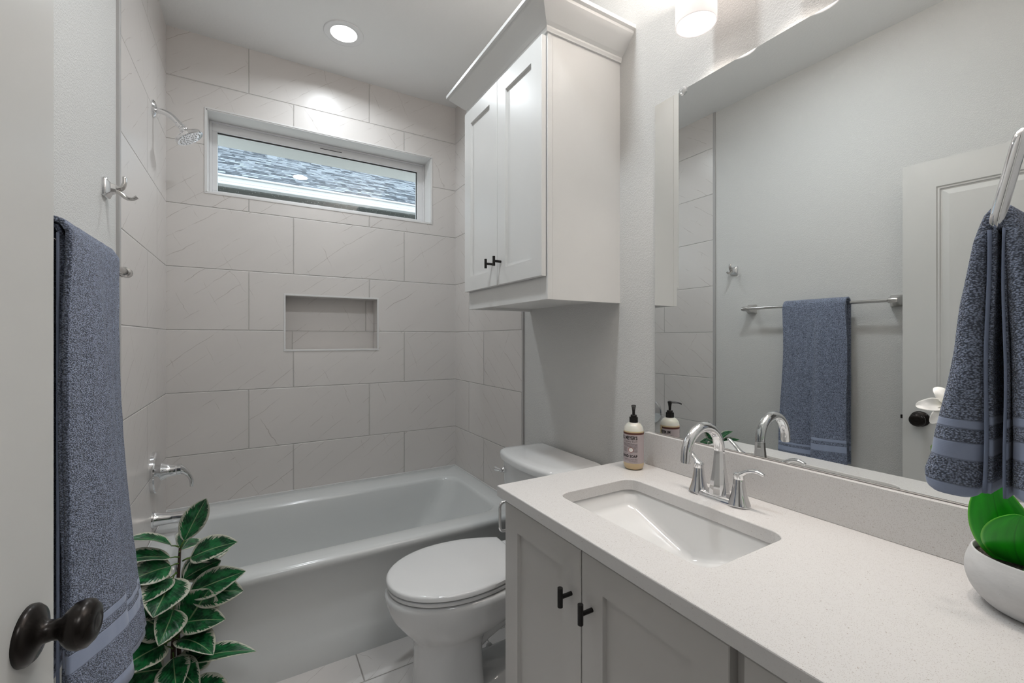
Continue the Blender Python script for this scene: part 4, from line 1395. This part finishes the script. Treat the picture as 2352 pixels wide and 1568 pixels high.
# ================================================================== ORCHID
OX, OY = 1.018, .158
orc = empty('orchid', (OX, OY, CT), 'white orchid with broad green leaves in a pale concrete pot on the countertop', 'potted plant')
bm = new_bm()
lathe(bm, (OX, OY, CT), (0, 0, 1), [(0, .0)] + [(p.x, p.y) for p in smooth_path([(.050, .0, 0), (.061, .006, 0), (.076, .024, 0), (.0825, .046, 0), (.0815, .064, 0), (.0765, .080, 0), (.0745, .0845, 0), (.0725, .084, 0), (.072, .078, 0), (.0745, .066, 0)], 5)] + [(0, .064)], 64)
done('pot', bm, M['concrete'], orc, smooth=True)
bm = new_bm()
lathe(bm, (OX, OY, CT), (0, 0, 1), [(0, .0655), (.0724, .0655), (.0718, .073), (.05, .0755), (.02, .077), (0, .0765)], 48)
done('soil', bm, M['soil'], orc, smooth=True)
def leaf_mesh(base, mid, tip, width, side, cup=.15, fold=0.0, shape=.5, nu=14, nv=22, wav=0.0, seed=0, tipp=1.0, blunt=.72):
    """leaf along a quadratic path; side: width direction"""
    base, mid, tip = Vector(base), Vector(mid), Vector(tip)
    side = Vector(side).normalized()
    bm = new_bm()
    def f(u, v):
        p = base * (1 - v) ** 2 + mid * 2 * v * (1 - v) + tip * v * v
        tg = ((mid - base) * (1 - v) + (tip - mid) * v).normalized()
        sd = (side - tg * side.dot(tg)).normalized()
        nm = tg.cross(sd)
        s = (u - .5) * 2
        wv = width / 2 * (max(0, sin(pi * v ** shape)) ** blunt if 0 < v < 1 else 0)
        wv *= 1 - .25 * (v ** 6) * tipp
        up = nm * (abs(s) ** 1.5 * cup * wv * 2 + fold * s * wv) + nm * wav * sin(v * 11 + seed + s) * abs(s) * wv
        return p + sd * s * wv + up
    grid(bm, f, nu, nv, lambda u, v: ((u - .5) * 2, v))
    return bm
b0 = Vector((OX - .025, OY + .015, CT + .074))
OL = [
    ((.985, .203, .968), (.988, .205, 1.042), .072, (.2, -.98, .05), .06),
    ((.958, .184, .955), (.955, .168, 1.000), .070, (.2, -.98, -.1), .08),
    ((.955, .150, .935), (.930, .115, .958), .055, (.1, -.5, .8), .12),
    ((OX + .03, OY - .045, CT + .13), (OX + .045, OY - .072, CT + .12), .07, (.8, .3, .3), .15)]
for mi, ti, wd, sd, cp in OL:
    o = done('leaf', leaf_mesh(b0, mi, ti, wd, sd, cp, shape=.72, blunt=.55, nv=34), M['oleaf'], orc, smooth=True, recalc=False)
    solidify(o, .0018)
bm = new_bm()
st = smooth_path([(OX, OY, CT + .065), (OX - .005, OY - .01, CT + .20), (OX - .012, OY + .0, CT + .30), (OX - .03, OY + .04, CT + .335), (OX - .055, OY + .075, CT + .325), (OX - .06, OY + .088, CT + .309)], 8)
tube(bm, st, .0028, 10)
done('flower_stem', bm, M['petiole'], orc, smooth=True)
bm = new_bm(); tube(bm, [(OX + .006, OY - .006, CT + .07), (OX + .002, OY - .016, CT + .31)], .0022, 8)
done('support_stake', bm, M['petiole'], orc, smooth=True)
FC = Vector((.955, .2445, 1.147))
def flower(c, nrm, up, R):
    nrm = Vector(nrm).normalized(); up = Vector(up); up = (up - nrm * up.dot(nrm)).normalized(); rt = up.cross(nrm)
    fl = None
    for k, (ang, L, W) in enumerate(((95, 1.0, .55), (215, 1.05, .50), (330, 1.0, .50), (25, 1.05, .80), (165, 1.10, .62))):
        a = radians(ang)
        d = rt * cos(a) + up * sin(a)
        s = rt * -sin(a) + up * cos(a)
        tip = c + d * R * L - nrm * R * .12
        mid = c + d * R * .55 * L + nrm * R * .22
        o = done('petal', leaf_mesh(c + d * .004, mid, tip, R * W, s, .10, shape=.74, wav=.10, seed=k, tipp=0, blunt=.5, nv=30), M['petal'], orc, smooth=True, recalc=False)
        solidify(o, .0008)
    bm = new_bm()
    lathe(bm, c + nrm * .004, nrm, [(0, -.004), (.006, 0), (.008, .006), (.005, .013), (0, .015)], 16)
    tube(bm, [c + nrm * .008, c + nrm * .016 - up * .006, c + nrm * .014 - up * .014], [.004, .005, .002], 10)
    done('lip', bm, M['pollen'], orc, smooth=True)
flower(FC, (-.62, -.30, .35), (.1, .35, .93), .036)
bm = new_bm(); lathe(bm, (.968, .262, 1.078), (-.2, .3, -.9), [(0, -.010), (.006, -.004), (.0075, .004), (.004, .012), (0, .015)], 14)
done('bud', bm, M['petiole'], orc, smooth=True)

# ================================================================== RUBBER PLANT
PX, PY = -.215, 1.645
rp_ = empty('rubber_plant', (PX, PY, 0), 'variegated rubber plant with cream-edged leaves on the floor by the bathtub', 'potted plant')
bm = new_bm()
lathe(bm, (PX, PY, 0), (0, 0, 1), [(0, 0), (.066, 0), (.072, .006), (.092, .135), (.094, .150), (.089, .150), (.084, .128), (0, .126)], 48)
done('pot', bm, M['porcelain'], rp_, auto=.6)
bm = new_bm(); lathe(bm, (PX, PY, 0), (0, 0, 1), [(0, .122), (.0835, .124), (.0835, .128), (.04, .133), (0, .134)], 36)
done('soil', bm, M['soil'], rp_, smooth=True)
stem = smooth_path([(PX, PY, .12), (-.213, 1.664, .22), (-.211, 1.680, .34), (-.205, 1.692, .45), (-.199, 1.705, .60)], 8)
bm = new_bm(); tube(bm, stem, lerp_list([.0075, .007, .006, .0055, .0035], len(stem)), 12)
done('stem', bm, M['bark'], rp_, smooth=True)
stem2 = smooth_path([(PX + .012, PY + .01, .12), (-.196, 1.672, .20), (-.199, 1.683, .30), (-.205, 1.690, .38)], 6)
bm = new_bm(); tube(bm, stem2, lerp_list([.0065, .006, .005], len(stem2)), 10)
done('stem', bm, M['bark'], rp_, smooth=True)
view = Vector((-.116, .90, -.42)).normalized()
# base, tip, width, roll of the blade about its own axis (deg), sag of the tip towards the viewer, depth of the tip
LEAVES = [
    ((-.198, 1.703, .600), (-.142, 1.700, .722), .056, 10, .01), ((-.201, 1.700, .606), (-.300, 1.665, .664), .044, 62, .02),
    ((-.200, 1.697, .575), (-.318, 1.640, .618), .050, 50, .02), ((-.202, 1.697, .556), (-.298, 1.625, .566), .066, 20, .02),
    ((-.192, 1.700, .560), (-.070, 1.650, .602), .064, -28, .02), ((-.206, 1.685, .536), (-.236, 1.580, .488), .092, 8, .00),
    ((-.196, 1.688, .455), (-.052, 1.625, .512), .066, -18, .01), ((-.190, 1.690, .468), (-.056, 1.648, .452), .074, -5, .03),
    ((-.190, 1.705, .560), (-.080, 1.745, .566), .056, 0, .02), ((-.205, 1.675, .335), (-.130, 1.625, .468), .098, -6, -.01),
    ((-.210, 1.690, .420), (-.305, 1.640, .462), .056, 30, .03), ((-.215, 1.680, .350), (-.288, 1.625, .462), .072, 12, .01),
    ((-.214, 1.672, .338), (-.318, 1.560, .352), .086, 35, .03), ((-.212, 1.665, .262), (-.030, 1.600, .275), .050, -50, .05),
    ((-.210, 1.672, .345), (-.120, 1.565, .336), .070, -45, .03), ((-.216, 1.660, .262), (-.322, 1.600, .318), .074, 10, .02),
    ((-.216, 1.655, .255), (-.315, 1.565, .238), .062, 25, .02), ((-.208, 1.665, .215), (-.135, 1.625, .292), .068, 8, .01),
    ((-.196, 1.655, .190), (-.080, 1.590, .175), .070, -20, .02), ((-.212, 1.695, .485), (-.310, 1.690, .512), .066, 0, .02),
    ((-.200, 1.698, .590), (-.185, 1.780, .595), .058, 0, .02), ((-.205, 1.690, .50), (-.150, 1.770, .52), .070, 20, .02),
    ((-.212, 1.680, .40), (-.262, 1.745, .42), .066, -20, .02), ((-.212, 1.670, .30), (-.190, 1.560, .262), .066, 15, .0),
    ((-.212, 1.665, .24), (-.255, 1.565, .195), .060, 20, .0), ((-.205, 1.690, .39), (-.105, 1.742, .41), .064, 20, .02),
    ((-.205, 1.690, .53), (-.275, 1.600, .515), .060, 25, .02), ((-.208, 1.682, .44), (-.225, 1.575, .405), .066, -12, .02),
    ((-.208, 1.680, .38), (-.098, 1.610, .395), .064, -20, .03), ((-.212, 1.672, .31), (-.300, 1.640, .40), .066, 15, .02),
    ((-.212, 1.668, .28), (-.150, 1.575, .245), .066, 10, .02), ((-.206, 1.692, .50), (-.110, 1.690, .535), .058, 25, .02)]
for i, (b, t_, wd, roll, sag) in enumerate(LEAVES):
    b, t_ = Vector(b), Vector(t_)
    t_ = b + (t_ - b) * 1.20; wd *= 1.30
    ax_ = (t_ - b).normalized()
    pet = b + (t_ - b) * .14
    sd = ax_.cross(view).normalized()
    sd = Matrix.Rotation(radians(roll), 3, ax_) @ sd
    nm = ax_.cross(sd)
    if nm.z < 0: nm = -nm
    mid = (pet + t_) / 2 + nm * (.010 + sag * .5)
    s_ = sd if ax_.cross(sd).z > 0 else -sd
    o = done('leaf', leaf_mesh(pet, mid, t_ + nm * -.004, wd, s_, .16, shape=.86, wav=.05, seed=i, nu=14, nv=24), M['leaf'], rp_, smooth=True, recalc=False)
    solidify(o, .0009)
    bm = new_bm(); tube(bm, [b, b + (t_ - b) * .07 + Vector((0, 0, .002)), pet + (t_ - b) * .02], [.0024, .002, .0016], 8)
    done('leaf_stalk', bm, M['petiole'], rp_, smooth=True)

# ================================================================== DOOR
dr = bpy.data.objects.new('door_1', None)
COL.objects.link(dr); tag(dr, kind='structure')
ang = math.atan2(.1058, .9944)
DW, DTK, DH = .712, .035, 2.012
# local frame: s along the door from its latch edge to the hinge, n out of its room face
E0 = Vector((-.2243, .7925, 0)); sdir = Vector((-.1058, -.9944, 0)).normalized(); ndir = Vector((.9944, -.1058, 0)).normalized()
dr.location = E0 + Vector((0, 0, .009))
def dp(s, n, z): return E0 + sdir * s + ndir * n + Vector((0, 0, z))
bm = new_bm()
def dface(n_, sgn):
    ss = [0, .109, DW - .109, DW]
    zs = [.009, .21, .80, .985, 1.905, 2.021]
    pan = [(ss[1], ss[2], zs[1], zs[2]), (ss[1], ss[2], zs[3], zs[4])]
    for i in range(3):
        for j in range(5):
            c = ((ss[i] + ss[i + 1]) / 2, (zs[j] + zs[j + 1]) / 2)
            if any(a < c[0] < b and p < c[1] < q for a, b, p, q in pan): continue
            quad(bm, *[dp(s, n_, z) for s, z in ((ss[i], zs[j]), (ss[i + 1], zs[j]), (ss[i + 1], zs[j + 1]), (ss[i], zs[j + 1]))])
    for a, b, p, q in pan:
        prof = [(0, 0), (.004, -.0045), (.010, -.0045), (.013, -.009), (.018, -.010), (.040, -.0035)]
        rr_ = [[bm.verts.new(dp(s, n_ + sgn * d, z)) for s, z in ((a + i, p + i), (b - i, p + i), (b - i, q - i), (a + i, q - i))] for i, d in prof]
        for i in range(len(rr_) - 1):
            for k in range(4):
                bm.faces.new((rr_[i][k], rr_[i][(k + 1) % 4], rr_[i + 1][(k + 1) % 4], rr_[i + 1][k]))
        bm.faces.new(rr_[-1])
dface(0, 1); dface(-DTK, -1)
for (a, b) in (((0, .009), (0, 2.021)), ((DW, .009), (DW, 2.021)), ((0, .009), (DW, .009)), ((0, 2.021), (DW, 2.021))):
    quad(bm, dp(a[0], 0, a[1]), dp(b[0], 0, b[1]), dp(b[0], -DTK, b[1]), dp(a[0], -DTK, a[1]))
bmesh.ops.remove_doubles(bm, verts=bm.verts, dist=1e-5)
done('leaf', bm, M['doorpaint'], dr)
KZ = .905
for sg in (1, -1):
    bm = new_bm()
    base = dp(.058, 0 if sg > 0 else -DTK, KZ)
    ax_ = ndir * sg
    if sg > 0:
        lathe(bm, base, ax_, [(.0335, 0), (.0335, .004), (.030, .0085), (.020, .012), (.013, .016), (.0115, .024), (.0125, .031), (.020, .036), (.0262, .043), (.0282, .050), (.0268, .057), (.021, .0625), (.012, .0655), (.010, .0645), (.006, .0655), (0, .066)], 48)
    else:
        lathe(bm, base, ax_, [(.0335, 0), (.0335, .004), (.030, .0085), (.020, .012), (.013, .016), (.0115, .022), (.020, .030), (.0262, .037), (.0272, .042), (.0255, .048), (.018, .052), (0, .053)], 48)
    done('knob', bm, M['bronze'], dr, smooth=True)
bm = new_bm()
c = dp(0, -DTK / 2, KZ)
v8 = [c + sdir * -s_ + ndir * n_ + Vector((0, 0, z_)) for s_ in (-.001, .0012) for n_ in (-.0125, .0125) for z_ in (-.028, .028)]
vs = [bm.verts.new(p) for p in v8]
for f in [(0, 1, 3, 2), (4, 6, 7, 5), (0, 4, 5, 1), (2, 3, 7, 6), (0, 2, 6, 4), (1, 5, 7, 3)]: bm.faces.new([vs[i] for i in f])
v8 = [c + sdir * -s_ + ndir * n_ + Vector((0, 0, z_)) for s_ in (0, .010) for n_ in (-.006, .006) for z_ in (-.008, .008)]
vs = [bm.verts.new(p) for p in v8]
for f in [(0, 1, 3, 2), (4, 6, 7, 5), (0, 4, 5, 1), (2, 3, 7, 6), (0, 2, 6, 4), (1, 5, 7, 3)]: bm.faces.new([vs[i] for i in f])
done('latch', bm, M['bronze'], dr)
for z in (.25, 1.0, 1.80):
    bm = new_bm(); tube(bm, [dp(DW + .004, .004, z - .045), dp(DW + .004, .004, z + .045)], .006, 12)
    done('hinge', bm, M['bronze'], dr, auto=.7)
# door casing on the room side and jambs
bm = new_bm()
box(bm, DX1 - .018, DX1 - .0002, -.07, YF + .001, 0, DZ, .001); box(bm, DX0 + .0002, DX0 + .012, -.07, YF + .001, 0, DZ, .001); box(bm, DX0 + .012, DX1 - .018, -.07, YF + .001, DZ - .018, DZ - .0002, .001)
tag(done('trim_7', bm, M['doorpaint']), kind='structure')
bm = new_bm()
box(bm, DX1 - .006, DX1 + .055, YF, YF + .015, 0, DZ + .055, .003)
box(bm, DX0 + .006, DX1 - .006, YF, YF + .015, DZ - .006, DZ + .055, .003)
tag(done('trim_8', bm, M['doorpaint']), kind='structure')
